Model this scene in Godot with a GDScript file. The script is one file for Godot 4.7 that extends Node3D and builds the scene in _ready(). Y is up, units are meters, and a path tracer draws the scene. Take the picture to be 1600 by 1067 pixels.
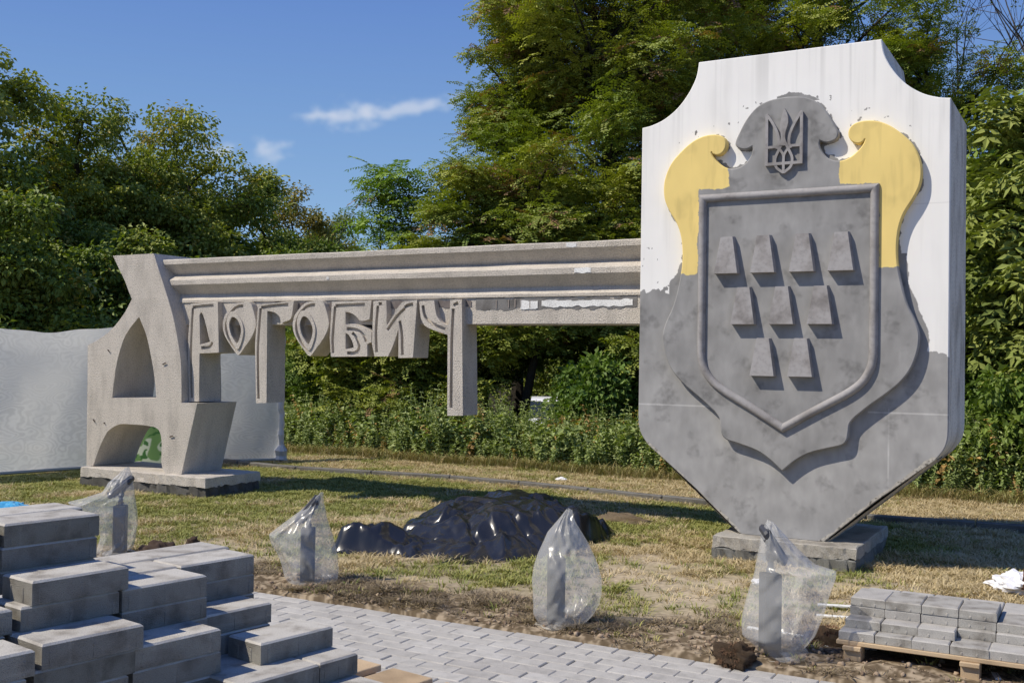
extends Node3D
# A town entrance monument: concrete lettering, a heraldic shield, paving works in front, trees behind.
# x runs along the monument, y up, z towards the viewer; metres.

var rng := RandomNumberGenerator.new()
var names := {}
var M := {}
var n1 := FastNoiseLite.new()
var n2 := FastNoiseLite.new()
var n3 := FastNoiseLite.new()

func lin(r: float, g: float, b: float, a := 1.0) -> Color:
	var c := Color(r, g, b).linear_to_srgb()
	c.a = a
	return c

func numbered(called: String) -> String:
	var k: int = names.get(called, 0)
	names[called] = k + 1
	return called if k == 0 else "%s_%03d" % [called, k]

func tag(o: Node, label: String, category: String, group := "") -> void:
	o.set_meta("label", label)
	o.set_meta("category", category)
	if group != "":
		o.set_meta("group", group)

func thing(called: String, label: String, category: String, at := Vector3.ZERO, turn := 0.0, group := "") -> Node3D:
	var o := Node3D.new()
	o.name = numbered(called)
	add_child(o)
	o.position = at
	o.rotation.y = turn
	tag(o, label, category, group)
	return o

func obj(called: String, mesh: Mesh, mat: Material, parent: Node = null) -> MeshInstance3D:
	var o := MeshInstance3D.new()
	o.mesh = mesh
	o.material_override = mat
	if parent == null or parent == self:
		o.name = numbered(called)
		add_child(o)
	else:
		o.name = called
		parent.add_child(o, true)
	return o

func struct(called: String, mesh: Mesh, mat: Material) -> MeshInstance3D:
	var o := obj(called, mesh, mat)
	o.set_meta("kind", "structure")
	return o

func begin() -> SurfaceTool:
	var st := SurfaceTool.new()
	st.begin(Mesh.PRIMITIVE_TRIANGLES)
	st.set_smooth_group(-1)
	return st

func done(st: SurfaceTool) -> ArrayMesh:
	st.generate_normals()
	return st.commit()

func tri(st: SurfaceTool, a: Vector3, b: Vector3, c: Vector3) -> void:
	st.add_vertex(a); st.add_vertex(b); st.add_vertex(c)

func quad(st: SurfaceTool, a: Vector3, b: Vector3, c: Vector3, d: Vector3) -> void:
	tri(st, a, b, c)
	tri(st, a, c, d)

func add_box(st: SurfaceTool, xf: Transform3D, s: Vector3, bev := 0.0) -> void:
	# a box with chamfered edges, centred on xf
	var h := s * 0.5
	if bev <= 0.0:
		var p := []
		for k in 8:
			p.append(xf * Vector3(h.x * (1 if k & 1 else -1), h.y * (1 if k & 2 else -1), h.z * (1 if k & 4 else -1)))
		quad(st, p[6], p[7], p[5], p[4]); quad(st, p[3], p[2], p[0], p[1])
		quad(st, p[2], p[6], p[4], p[0]); quad(st, p[7], p[3], p[1], p[5])
		quad(st, p[2], p[3], p[7], p[6]); quad(st, p[4], p[5], p[1], p[0])
		return
	# 24 points: for every corner one on each of its three faces
	var f := func(sx: int, sy: int, sz: int, ax: int) -> Vector3:
		var q := Vector3(sx * (h.x - (0.0 if ax == 0 else bev)), sy * (h.y - (0.0 if ax == 1 else bev)), sz * (h.z - (0.0 if ax == 2 else bev)))
		return xf * q
	for ax in 3:
		for s1 in [-1, 1]:
			var ring := []
			for c in [[-1, 1], [1, 1], [1, -1], [-1, -1]]:
				var sg := [0, 0, 0]
				sg[ax] = s1
				sg[(ax + 1) % 3] = c[0]
				sg[(ax + 2) % 3] = c[1]
				ring.append(f.call(sg[0], sg[1], sg[2], ax))
			if s1 > 0:
				quad(st, ring[0], ring[1], ring[2], ring[3])
			else:
				quad(st, ring[3], ring[2], ring[1], ring[0])
	for ax in 3:   # edges along ax between faces b and c
		var b := (ax + 1) % 3
		var c := (ax + 2) % 3
		for sb in [-1, 1]:
			for sc in [-1, 1]:
				var lo := [0, 0, 0]
				lo[ax] = -1; lo[b] = sb; lo[c] = sc
				var hi := [0, 0, 0]
				hi[ax] = 1; hi[b] = sb; hi[c] = sc
				var q1: Vector3 = f.call(lo[0], lo[1], lo[2], b)
				var q2: Vector3 = f.call(hi[0], hi[1], hi[2], b)
				var q3: Vector3 = f.call(hi[0], hi[1], hi[2], c)
				var q4: Vector3 = f.call(lo[0], lo[1], lo[2], c)
				if sb * sc > 0:
					quad(st, q1, q2, q3, q4)
				else:
					quad(st, q4, q3, q2, q1)
	for k in 8:
		var sx := 1 if k & 1 else -1
		var sy := 1 if k & 2 else -1
		var sz := 1 if k & 4 else -1
		var a: Vector3 = f.call(sx, sy, sz, 0)
		var b2: Vector3 = f.call(sx, sy, sz, 1)
		var c2: Vector3 = f.call(sx, sy, sz, 2)
		if sx * sy * sz > 0:
			tri(st, a, c2, b2)
		else:
			tri(st, a, b2, c2)

func box_mesh(s: Vector3, bev := 0.0) -> ArrayMesh:
	var st := begin()
	add_box(st, Transform3D(), s, bev)
	return done(st)

func add_tube(st: SurfaceTool, pts: PackedVector3Array, rad: PackedFloat32Array, sides := 6, cap := false) -> void:
	var rings := []
	var up := Vector3(0.31, 0.2, 0.93)
	for i in pts.size():
		var t := (pts[mini(i + 1, pts.size() - 1)] - pts[maxi(i - 1, 0)]).normalized()
		if absf(t.dot(up)) > 0.95:
			up = Vector3(0.9, 0.1, -0.3)
		var a := t.cross(up).normalized()
		var b := t.cross(a)
		var ring := PackedVector3Array()
		for k in sides:
			var w := TAU * k / sides
			ring.append(pts[i] + (a * cos(w) + b * sin(w)) * rad[i])
		rings.append(ring)
	for i in pts.size() - 1:
		for k in sides:
			var k2 := (k + 1) % sides
			quad(st, rings[i][k], rings[i][k2], rings[i + 1][k2], rings[i + 1][k])
	if cap:
		var l := pts.size() - 1
		for k in sides:
			tri(st, pts[l], rings[l][k], rings[l][(k + 1) % sides])
			tri(st, pts[0], rings[0][(k + 1) % sides], rings[0][k])

func pv(a: Array, sx := 1.0) -> PackedVector2Array:
	# pairs of numbers to points
	var o := PackedVector2Array()
	for i in range(0, a.size(), 2):
		o.append(Vector2(a[i] * sx, a[i + 1]))
	return o

func spline(p: PackedVector2Array, per := 5, closed := false) -> PackedVector2Array:
	# Catmull-Rom through the points
	var o := PackedVector2Array()
	var n := p.size()
	var last := n if closed else n - 1
	for i in last:
		var a := p[(i - 1 + n) % n] if closed else p[maxi(i - 1, 0)]
		var b := p[i]
		var c := p[(i + 1) % n]
		var d := p[(i + 2) % n] if closed else p[mini(i + 2, n - 1)]
		for k in per:
			o.append(b.cubic_interpolate(c, a, d, float(k) / per))
	if not closed:
		o.append(p[n - 1])
	return o

func joined(list: Array) -> PackedVector2Array:
	# polylines end to end, points that coincide dropped
	var o := PackedVector2Array()
	for l in list:
		for q in l:
			if o.is_empty() or o[o.size() - 1].distance_to(q) > 0.002:
				o.append(q)
	if o[0].distance_to(o[o.size() - 1]) < 0.002:
		o.remove_at(o.size() - 1)
	return o

func ccw(p: PackedVector2Array) -> PackedVector2Array:
	if Geometry2D.is_polygon_clockwise(p):
		p.reverse()
	# Godot judges with y down in mind: make sure of the sign ourselves
	var s := 0.0
	for i in p.size():
		s += p[i].cross(p[(i + 1) % p.size()])
	if s < 0:
		p.reverse()
	return p

func extrude(st: SurfaceTool, poly: PackedVector2Array, z0: float, z1: float, bev: float, uvr := Rect2(0, 0, 1, 1), back := true) -> void:
	# outline in x, y; front face at z1 with a chamfer, back at z0
	poly = ccw(poly)
	var n := poly.size()
	var inn := PackedVector2Array()
	for i in n:
		var e1 := (poly[i] - poly[(i - 1 + n) % n]).normalized()
		var e2 := (poly[(i + 1) % n] - poly[i]).normalized()
		var m := (Vector2(-e1.y, e1.x) + Vector2(-e2.y, e2.x))
		m = m / maxf(0.6, m.length_squared() * 0.5)
		inn.append(poly[i] + m * bev)
	var put := func(p: Vector2, z: float) -> void:
		st.set_uv(Vector2((p.x - uvr.position.x) / uvr.size.x, 1.0 - (p.y - uvr.position.y) / uvr.size.y))
		st.add_vertex(Vector3(p.x, p.y, z))
	var idx := Geometry2D.triangulate_polygon(inn)
	for t in range(0, idx.size(), 3):
		var a := inn[idx[t]]
		var b := inn[idx[t + 1]]
		var c := inn[idx[t + 2]]
		if (b - a).cross(c - a) > 0:
			var w := b
			b = c
			c = w
		put.call(a, z1); put.call(b, z1); put.call(c, z1)
		if back:
			put.call(a, z0); put.call(c, z0); put.call(b, z0)
	for i in n:
		var j := (i + 1) % n
		for s in [[inn[i], z1, inn[j], z1, poly[j], z1 - bev, poly[i], z1 - bev], [poly[i], z1 - bev, poly[j], z1 - bev, poly[j], z0, poly[i], z0]]:
			put.call(s[0], s[1]); put.call(s[2], s[3]); put.call(s[4], s[5])
			put.call(s[0], s[1]); put.call(s[4], s[5]); put.call(s[6], s[7])

func csg(poly: PackedVector2Array, z0: float, z1: float, op := 0) -> CSGPolygon3D:
	var c := CSGPolygon3D.new()
	c.polygon = poly
	c.depth = z1 - z0
	c.position.z = z1   # CSGPolygon3D grows towards -z
	c.operation = op
	return c

func strip(p: PackedVector2Array, w: float) -> PackedVector2Array:
	# a band of width w along a polyline, with pointed-off ends
	var l := PackedVector2Array()
	var r := PackedVector2Array()
	for i in p.size():
		var t := (p[mini(i + 1, p.size() - 1)] - p[maxi(i - 1, 0)]).normalized()
		var nn := Vector2(-t.y, t.x) * w * 0.5
		l.append(p[i] + nn)
		r.append(p[i] - nn)
	r.reverse()
	l.append_array(r)
	return l

func multi(called: String, mesh: Mesh, mat: Material, buf: PackedFloat32Array, parent: Node = null) -> MultiMeshInstance3D:
	# buf: 16 floats a copy, a 3x4 transform by rows and a colour
	var mm := MultiMesh.new()
	mm.transform_format = MultiMesh.TRANSFORM_3D
	mm.use_colors = true
	mm.mesh = mesh
	mm.instance_count = buf.size() / 16
	mm.buffer = buf
	var o := MultiMeshInstance3D.new()
	o.multimesh = mm
	o.material_override = mat
	if parent:
		o.name = called
		parent.add_child(o, true)
	else:
		o.name = numbered(called)
		add_child(o)
	o.set_meta("kind", "stuff")
	return o

func put_copy(buf: PackedFloat32Array, b: Basis, p: Vector3, c: Color) -> void:
	buf.append_array(PackedFloat32Array([b.x.x, b.y.x, b.z.x, p.x, b.x.y, b.y.y, b.z.y, p.y, b.x.z, b.y.z, b.z.z, p.z, c.r, c.g, c.b, 1.0]))

func rand_basis(s: float) -> Basis:
	return Basis.from_euler(Vector3(rng.randf_range(-PI, PI), rng.randf_range(-PI, PI), rng.randf_range(-PI, PI))).scaled(Vector3.ONE * s)

func rv() -> Vector3:
	# a point in the unit ball
	while true:
		var v := Vector3(rng.randf_range(-1, 1), rng.randf_range(-1, 1), rng.randf_range(-1, 1))
		if v.length_squared() <= 1.0:
			return v
	return Vector3.ZERO

# ------------------------------------------------------------------ materials

func image_of(w: int, h: int, f: Callable) -> ImageTexture:
	# f(x, y) gives an sRGB colour
	var d := PackedByteArray()
	d.resize(w * h * 3)
	var k := 0
	for y in h:
		for x in w:
			var c: Color = f.call(x, y)
			d[k] = int(clampf(c.r, 0, 1) * 255.0)
			d[k + 1] = int(clampf(c.g, 0, 1) * 255.0)
			d[k + 2] = int(clampf(c.b, 0, 1) * 255.0)
			k += 3
	return ImageTexture.create_from_image(Image.create_from_data(w, h, false, Image.FORMAT_RGB8, d))

func noise_tex(freq: float, oct: int, sd: int, ramp: Array, size := 512, kind := FastNoiseLite.TYPE_SIMPLEX_SMOOTH) -> NoiseTexture2D:
	# ramp: [offset, Color] pairs
	var n := FastNoiseLite.new()
	n.noise_type = kind
	n.seed = sd
	n.frequency = freq
	n.fractal_octaves = oct
	n.fractal_gain = 0.55
	var t := NoiseTexture2D.new()
	t.width = size
	t.height = size
	t.seamless = true
	t.noise = n
	if ramp.size():
		var g := Gradient.new()
		var off := PackedFloat32Array()
		var col := PackedColorArray()
		for r in ramp:
			off.append(r[0])
			col.append(r[1])
		g.offsets = off
		g.colors = col
		t.color_ramp = g
	return t

func grey(v: float) -> Color:
	return Color(v, v, v)

func stone(base: Color, scale: float, rough := 0.9, bump := 0.25, blotch := 0.6, world := true) -> StandardMaterial3D:
	var m := StandardMaterial3D.new()
	m.albedo_color = base
	m.albedo_texture = M.t_fine
	m.roughness = rough
	m.metallic_specular = 0.35
	m.uv1_triplanar = true
	m.uv1_world_triplanar = world
	m.uv1_scale = Vector3.ONE * scale
	m.heightmap_enabled = true
	m.heightmap_texture = M.t_bump
	m.heightmap_scale = bump
	m.detail_enabled = true
	m.detail_blend_mode = BaseMaterial3D.BLEND_MODE_MUL
	m.detail_albedo = M.t_blotch if blotch > 0.5 else M.t_blotch_soft
	m.detail_uv_layer = BaseMaterial3D.DETAIL_UV_2
	m.uv2_triplanar = true
	m.uv2_world_triplanar = world
	m.uv2_scale = Vector3.ONE * scale * 0.21
	return m

func plain(base: Color, rough := 0.8) -> StandardMaterial3D:
	var m := StandardMaterial3D.new()
	m.albedo_color = base
	m.roughness = rough
	return m

func leaf_mat(back: Color) -> StandardMaterial3D:
	var m := StandardMaterial3D.new()
	m.vertex_color_use_as_albedo = true
	m.roughness = 0.55
	m.metallic_specular = 0.4
	m.backlight_enabled = true
	m.backlight = back
	m.cull_mode = BaseMaterial3D.CULL_DISABLED
	return m

func make_materials() -> void:
	M.t_fine = noise_tex(0.06, 5, 3, [[0.0, grey(0.72)], [0.3, grey(0.9)], [0.45, grey(0.97)], [0.65, grey(1.0)], [1.0, grey(1.0)]])
	M.t_bump = noise_tex(0.09, 5, 8, [])
	M.t_blotch = noise_tex(0.012, 5, 21, [[0.0, Color(0.7, 0.685, 0.67)], [0.35, Color(0.9, 0.89, 0.88)], [0.55, Color(0.97, 0.965, 0.96)], [1.0, Color(1, 1, 1)]])
	M.t_blotch_soft = noise_tex(0.015, 4, 31, [[0.0, grey(0.88)], [0.5, grey(0.97)], [1.0, grey(1.0)]])
	M.concrete = stone(lin(0.655, 0.60, 0.525), 1.6, 0.95, 0.9, 0.4)
	M.concrete.uv2_scale = Vector3(0.6, 0.2, 0.6)
	M.concrete_old = stone(lin(0.50, 0.475, 0.42), 2.2, 0.95, 0.9)
	M.concrete_rough = stone(lin(0.21, 0.205, 0.19), 3.0, 0.95, 2.0)
	M.paver = stone(lin(0.515, 0.495, 0.455), 5.0, 0.9, 0.18, 0.3)
	M.paver_b = stone(lin(0.56, 0.54, 0.50), 5.3, 0.9, 0.18, 0.3)
	M.paver_c = stone(lin(0.475, 0.455, 0.42), 4.7, 0.9, 0.18, 0.3)
	M.block = stone(lin(0.425, 0.405, 0.355), 5.0, 0.92, 0.35, 0.6)
	M.block_b = stone(lin(0.47, 0.45, 0.395), 4.4, 0.92, 0.35, 0.6)
	M.block_c = stone(lin(0.375, 0.365, 0.315), 5.6, 0.92, 0.35, 0.6)
	M.block_light = stone(lin(0.485, 0.47, 0.43), 5.2, 0.92, 0.3, 0.6)
	M.t_pits = noise_tex(0.11, 4, 61, [[0.0, grey(0.42)], [0.22, grey(0.7)], [0.36, grey(0.92)], [0.5, grey(0.97)], [1.0, grey(1.0)]])
	M.block_top = stone(lin(0.53, 0.51, 0.465), 5.0, 0.9, 0.2, 0.6)
	M.block_top_b = stone(lin(0.58, 0.56, 0.51), 4.6, 0.9, 0.2, 0.6)
	for k in ["block", "block_b", "block_c"]:
		M[k].albedo_texture = M.t_pits
		M[k].heightmap_scale = 0.9
	M.curb = stone(lin(0.22, 0.215, 0.2), 2.5, 0.95, 0.8)
	M.primer = stone(lin(0.38, 0.37, 0.37), 2.4, 0.75, 0.0, 0.6)
	M.primer.albedo_texture = M.t_blotch_soft
	M.primer.heightmap_enabled = false
	M.white_paint = stone(lin(0.85, 0.85, 0.83), 2.0, 0.7, 0.1, 0.3)
	M.bark = stone(lin(0.06, 0.052, 0.042), 4.0, 0.95, 1.5, 0.6)
	M.bark_pale = stone(lin(0.16, 0.14, 0.115), 4.0, 0.95, 1.0, 0.6)
	var w := stone(lin(0.66, 0.50, 0.32), 1.0, 0.8, 0.1, 0.6)
	w.uv1_scale = Vector3(14, 14, 2.2)
	M.wood = w
	M.leaf = leaf_mat(Color(0.7, 0.75, 0.25))
	M.leaf_big = leaf_mat(Color(0.55, 0.6, 0.2))
	M.leaf_big.roughness = 0.7
	M.grass = leaf_mat(Color(0.5, 0.5, 0.25))
	M.soil = stone(lin(0.15, 0.105, 0.068), 6.0, 1.0, 2.5, 0.6)
	M.soil_dry = stone(lin(0.27, 0.2, 0.135), 6.0, 1.0, 2.0, 0.6)
	var t := plain(lin(0.017, 0.018, 0.021), 0.22)
	t.metallic_specular = 0.6
	M.tarp = t
	var b := plain(lin(0.84, 0.84, 0.82, 0.225), 0.25)
	b.metallic_specular = 0.36
	b.transparency = BaseMaterial3D.TRANSPARENCY_ALPHA
	b.cull_mode = BaseMaterial3D.CULL_DISABLED
	M.film = b
	M.post = plain(lin(0.010, 0.0105, 0.012), 0.7)
	M.lamp_head = plain(lin(0.05, 0.052, 0.06), 0.45)
	M.lath = plain(lin(0.72, 0.72, 0.68), 0.6)
	M.sack = plain(lin(0.78, 0.78, 0.79), 0.45)
	M.card = plain(lin(0.30, 0.17, 0.09), 0.85)
	M.board = stone(lin(0.13, 0.10, 0.075), 3.0, 0.8, 0.3, 0.6)
	M.blue = plain(lin(0.06, 0.34, 0.60), 0.4)

# ------------------------------------------------------------------ sky

func sky_picture() -> ImageTexture:
	var w := 3072
	var h := 1536
	var im := Image.create(w, h, false, Image.FORMAT_RGB8)
	var stops := [[-90.0, Color(0.40, 0.44, 0.42)], [-0.01, Color(0.52, 0.55, 0.55)], [0.0, Color(0.60, 0.75, 0.89)], [7.0, Color(0.555, 0.705, 0.865)], [13.0, Color(0.475, 0.625, 0.83)], [19.0, Color(0.400, 0.545, 0.80)], [45.0, Color(0.31, 0.45, 0.73)], [90.0, Color(0.24, 0.37, 0.66)]]
	for y in h:
		var el := 90.0 - (y + 0.5) * 180.0 / h
		var c: Color = stops[0][1]
		for i in stops.size() - 1:
			if el >= stops[i][0] and el <= stops[i + 1][0]:
				c = stops[i][1].lerp(stops[i + 1][1], (el - stops[i][0]) / (stops[i + 1][0] - stops[i][0]))
		im.fill_rect(Rect2i(0, y, w, 1), c)
	# small fair-weather clouds: azimuth, elevation, half width, half height, tilt
	var clouds := [[-37.5, 12.6, 2.6, 1.0, 0.06], [-34.6, 13.1, 4.4, 0.62, 0.17], [-39.6, 12.45, 1.9, 0.4, 0.0], [-42.0, 10.55, 1.35, 1.0, 0.05], [-44.4, 10.4, 1.2, 0.6, 0.3], [-31.5, 13.9, 1.2, 0.3, 0.2]]
	var r2 := RandomNumberGenerator.new()
	r2.seed = 77
	for k in 34:
		var az := r2.randf_range(5, 300)
		clouds.append([az, r2.randf_range(6, 30), r2.randf_range(2, 6), r2.randf_range(0.4, 1.2), r2.randf_range(-0.05, 0.15)])
	var nn := FastNoiseLite.new()
	nn.seed = 5
	nn.frequency = 0.55
	nn.fractal_octaves = 5
	for c in clouds:
		var px0 := int((c[0] - c[2] * 1.5) / 360.0 * w)
		var px1 := int((c[0] + c[2] * 1.5) / 360.0 * w)
		var py0 := int((90.0 - c[1] - c[3] * 2.0 - 0.6) / 180.0 * h)
		var py1 := int((90.0 - c[1] + c[3] * 2.0 + 0.6) / 180.0 * h)
		for y in range(py0, py1):
			for x in range(px0, px1):
				var az2 := (x + 0.5) / w * 360.0
				var el2 := 90.0 - (y + 0.5) * 180.0 / h
				var u: float = (az2 - c[0]) / c[2]
				var v: float = (el2 - c[1] - u * c[4] * c[2]) / c[3]
				v *= 1.0 + 0.5 * maxf(0.0, u)
				var d := 1.0 - sqrt(u * u + v * v) + nn.get_noise_3d(az2 * 1.5, el2 * 2.6, c[0]) * 0.62
				var a := smoothstep(0.06, 1.0, d) * 0.68
				if a > 0.004:
					var xi := posmod(x, w)
					var o := im.get_pixel(xi, y)
					im.set_pixel(xi, y, o.lerp(Color(0.84, 0.86, 0.915), a))
	return ImageTexture.create_from_image(im)

# ------------------------------------------------------------------ heraldic shield

const SR := Rect2(-3.4, 0.15, 2.44, 3.83)   # the patch of the shield's plane that the paint maps cover
const SZ := -8.28
const CX := -2.186

func mirrored(p: PackedVector2Array) -> PackedVector2Array:
	var o := PackedVector2Array()
	for i in range(p.size() - 1, -1, -1):
		o.append(Vector2(2.0 * CX - p[i].x, p[i].y))
	return o

func shield_outline() -> PackedVector2Array:
	var notch := spline(pv([-1.474, 3.957, -1.452, 3.837, -1.387, 3.711, -1.294, 3.600, -1.183, 3.521, -1.074, 3.480, -0.988, 3.466]), 5)
	var low := spline(pv([-0.986, 1.068, -0.992, 0.990, -1.018, 0.915, -1.079, 0.832]), 4)
	var right := joined([notch, low, pv([-1.20, 0.738, -1.489, 0.507, -1.862, 0.174])])
	var left := mirrored(right)
	var o := right.duplicate()
	o.append_array(left)
	return o

func cartouche_outline() -> PackedVector2Array:
	# right half from the top of the dome down to the tip
	var k := 0.9915   # traced on the body's plane, stands 7 cm before it
	var a := spline(pv([-2.176, 3.600, -2.051, 3.585, -1.950, 3.538, -1.870, 3.449, -1.810, 3.340, -1.786, 3.281, -1.798, 3.240, -1.838, 3.220, -1.880, 3.217, -1.921, 3.234]), 4)
	var b := spline(pv([-1.921, 3.234, -1.925, 3.205, -1.905, 3.151, -1.867, 3.104, -1.815, 3.076, -1.752, 3.070, -1.690, 3.094, -1.635, 3.139, -1.600, 3.183, -1.586, 3.222]), 4)
	var c := spline(pv([-1.586, 3.222, -1.605, 3.198, -1.645, 3.189, -1.688, 3.212, -1.710, 3.258, -1.704, 3.306, -1.668, 3.342, -1.598, 3.358, -1.504, 3.348, -1.410, 3.305, -1.316, 3.229, -1.242, 3.145, -1.196, 3.040, -1.183, 2.945, -1.195, 2.850, -1.238, 2.755, -1.302, 2.650, -1.338, 2.542, -1.352, 2.410, -1.345, 2.270, -1.312, 2.100, -1.272, 1.965, -1.219, 1.852, -1.190, 1.745, -1.202, 1.631, -1.240, 1.515, -1.300, 1.422, -1.387, 1.336, -1.542, 1.215, -1.640, 1.130]), 4)
	var d := spline(pv([-1.640, 1.130, -1.678, 1.080, -1.687, 1.019, -1.700, 0.952, -1.740, 0.912, -1.840, 0.884, -1.984, 0.838, -2.092, 0.772, -2.184, 0.690]), 4)
	var right := joined([a, b, c, d])
	var o := right.duplicate()
	var left := mirrored(right)
	o.append_array(left.slice(1, left.size() - 1))
	var q := PackedVector2Array()
	for p in o:
		q.append(Vector2(p.x * 0.9915 + 0.0, 1.53 + (p.y - 1.53) * k))
	return q

func poly_distance(p: Vector2, poly: PackedVector2Array) -> float:
	var best := 1e9
	for i in poly.size():
		var q := Geometry2D.get_closest_point_to_segment(p, poly[i], poly[(i + 1) % poly.size()])
		best = minf(best, p.distance_squared_to(q))
	return sqrt(best)

func mottle(x: float, y: float) -> float:
	# sanded grey primer: clouds of darker and paler grey
	var m := 0.625 - 0.06 * smoothstep(1.0, 2.4, y) + 0.055 * n1.get_noise_2d(x * 260.0, y * 260.0) + 0.035 * n2.get_noise_2d(x * 900.0, y * 420.0)
	var dark := n3.get_noise_2d(x * 330.0 + 91.0, y * 330.0)
	m -= 0.09 * smoothstep(0.08, 0.5, dark) * (0.6 + 0.8 * n2.get_noise_2d(x * 1500.0, y * 1500.0))
	m += 0.05 * smoothstep(0.55, 0.9, n1.get_noise_2d(x * 700.0 + 40.0, y * 90.0))
	return m

func build_shield() -> void:
	var out := shield_outline()
	var cart := cartouche_outline()
	# paint on the body: white above, grey primer below and round the relief
	var w := 610
	var h := 958
	var lw := 98
	var lh := 154
	var dist := PackedFloat32Array()
	dist.resize(lw * lh)
	for j in lh:
		for i in lw:
			dist[j * lw + i] = poly_distance(Vector2(SR.position.x + SR.size.x * i / (lw - 1.0), SR.end.y - SR.size.y * j / (lh - 1.0)), cart)
	var body_paint := func(px: int, py: int) -> Color:
		var x: float = SR.position.x + SR.size.x * (px + 0.5) / w
		var y: float = SR.end.y - SR.size.y * (py + 0.5) / h
		var fi := (px + 0.5) / w * (lw - 1.0)
		var fj := (py + 0.5) / h * (lh - 1.0)
		var i0 := mini(int(fi), lw - 2)
		var j0 := mini(int(fj), lh - 2)
		var d := lerpf(lerpf(dist[j0 * lw + i0], dist[j0 * lw + i0 + 1], fi - i0), lerpf(dist[j0 * lw + lw + i0], dist[j0 * lw + lw + i0 + 1], fi - i0), fj - j0)
		var rag := n2.get_noise_2d(x * 900.0, y * 900.0) * 0.04 + n1.get_noise_2d(x * 400.0, y * 400.0) * 0.05
		var edge := 2.115
		if x > -2.2:
			edge = 1.60 - (x + 1.0) * 0.25
		elif x > -3.13:
			edge = lerpf(2.13, 2.36, clampf((x + 3.13) / 0.1, 0, 1))
		var g := y < edge + rag * (1.4 if x < -2.2 else 0.8)
		var margin := 0.006 + 0.02 * maxf(0.0, n1.get_noise_2d(x * 300.0 + 7.0, y * 300.0))
		if y < 2.35 and x > -2.2:
			margin = 0.055
		if y > 2.95 and y < 3.12 and absf(x - CX) > 0.25 and absf(x - CX) < 0.78:
			margin = 0.03 + 0.03 * n2.get_noise_2d(x * 700.0, y * 700.0)
		if y > 3.55 and x > CX - 0.07 and x < CX + 0.27:
			margin = 0.055 - 0.13 * absf(x - CX - 0.03)
		if d < margin + rag * 0.35:
			g = true
		# flakes off the white round the dome and by the lower corners
		if d < 0.12 and y > 3.25 and n1.get_noise_2d(x * 1300.0, y * 1300.0 + 33.0) > 0.56:
			g = true
		if x < -3.0 and y < 2.55 and n1.get_noise_2d(x * 1400.0, y * 900.0 + 9.0) > 0.63:
			g = true
		# bare chipped concrete along the lower arrises
		var ax := absf(x - CX)
		var le := (1.107 - ax) * 0.643 + (y - 0.832) * 0.766
		if y < 0.86 and le < (0.034 if x > CX else 0.02) + rag * 0.35:
			var s2 := 0.68 + 0.10 * n2.get_noise_2d(x * 2600.0, y * 2600.0) - 0.22 * smoothstep(0.25, 0.5, n1.get_noise_2d(x * 2300.0, y * 2300.0))
			return Color(s2, s2 * 0.975, s2 * 0.92)
		if g:
			var m := mottle(x, y)
			# chalked lines where the old slabs meet
			if absf(y - 1.17 + 0.0 * x) < 0.006 and (x < -2.7 or x > -1.55):
				m += 0.10
			if absf(x + 1.40) < 0.006 and y < 1.2 and y > 0.62:
				m += 0.08 * n2.get_noise_2d(3.0, y * 300.0) + 0.05
			if y < 0.55 + rag and absf(y - 0.3) > 9.0:
				m += 0.02
			return Color(m * 0.985, m * 0.98, m * 0.972)
		var s := 0.925 + 0.012 * n1.get_noise_2d(x * 500.0, y * 35.0) + 0.012 * n2.get_noise_2d(x * 200.0, y * 200.0)
		# rain streaks from the top edge and grime on the arrises
		s -= 0.03 * smoothstep(0.1, 0.6, n3.get_noise_2d(x * 420.0, y * 60.0)) + 0.02 * smoothstep(0.2, 0.6, n1.get_noise_2d(x * 1500.0, y * 50.0))
		s -= 0.09 * smoothstep(0.05, 0.6, n1.get_noise_2d(x * 900.0, 5.0)) * smoothstep(3.3, 3.95, y)
		if absf(y - 2.71) < 0.004 and x > -1.35:
			s -= 0.05
		return Color(s, s * 0.995, s * 0.98)
	var body_mat := StandardMaterial3D.new()
	body_mat.albedo_texture = image_of(w, h, body_paint)
	body_mat.roughness = 0.8
	body_mat.heightmap_enabled = false
	body_mat.metallic_specular = 0.3
	var cart_paint := func(px: int, py: int) -> Color:
		var x: float = SR.position.x + SR.size.x * (px + 0.5) / w
		var y: float = SR.end.y - SR.size.y * (py + 0.5) / h
		var rag := n2.get_noise_2d(x * 1100.0, y * 1100.0) * 0.022 + n1.get_noise_2d(x * 420.0, y * 420.0) * 0.028
		var u := x - CX
		var gold := false
		if u > 0:
			gold = y > 2.25 + rag * 0.5 and x > (-1.47 if y < 2.875 + rag * 0.5 else -1.76) + rag * 0.5 and not (x < -1.60 and y > 3.13 and x < -1.77)
		else:
			gold = y > 2.235 + rag * 0.5 and x < (-2.862 if y < 2.91 + rag * 0.5 else -2.615) + rag * 0.5 and not (y > 3.4)
		if gold:
			var s := 1.0 - 0.06 * smoothstep(0.15, 0.6, n3.get_noise_2d(x * 260.0, y * 190.0)) - 0.035 * smoothstep(0.1, 0.5, n1.get_noise_2d(x * 1100.0, y * 130.0)) + 0.03 * n1.get_noise_2d(x * 160.0, y * 160.0) + 0.02 * n2.get_noise_2d(x * 500.0, y * 200.0)
			return Color(0.91 * s, 0.81 * s, 0.515 * s)
		var m := mottle(x + 5.0, y + 3.0) + 0.012
		return Color(m * 0.985, m * 0.98, m * 0.972)
	var cart_mat := StandardMaterial3D.new()
	cart_mat.albedo_texture = image_of(w, h, cart_paint)
	cart_mat.roughness = 0.78
	cart_mat.metallic_specular = 0.3

	var t := thing("heraldic_shield", "tall white and grey concrete shield with relief coat of arms", "monument", Vector3.ZERO)
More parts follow.
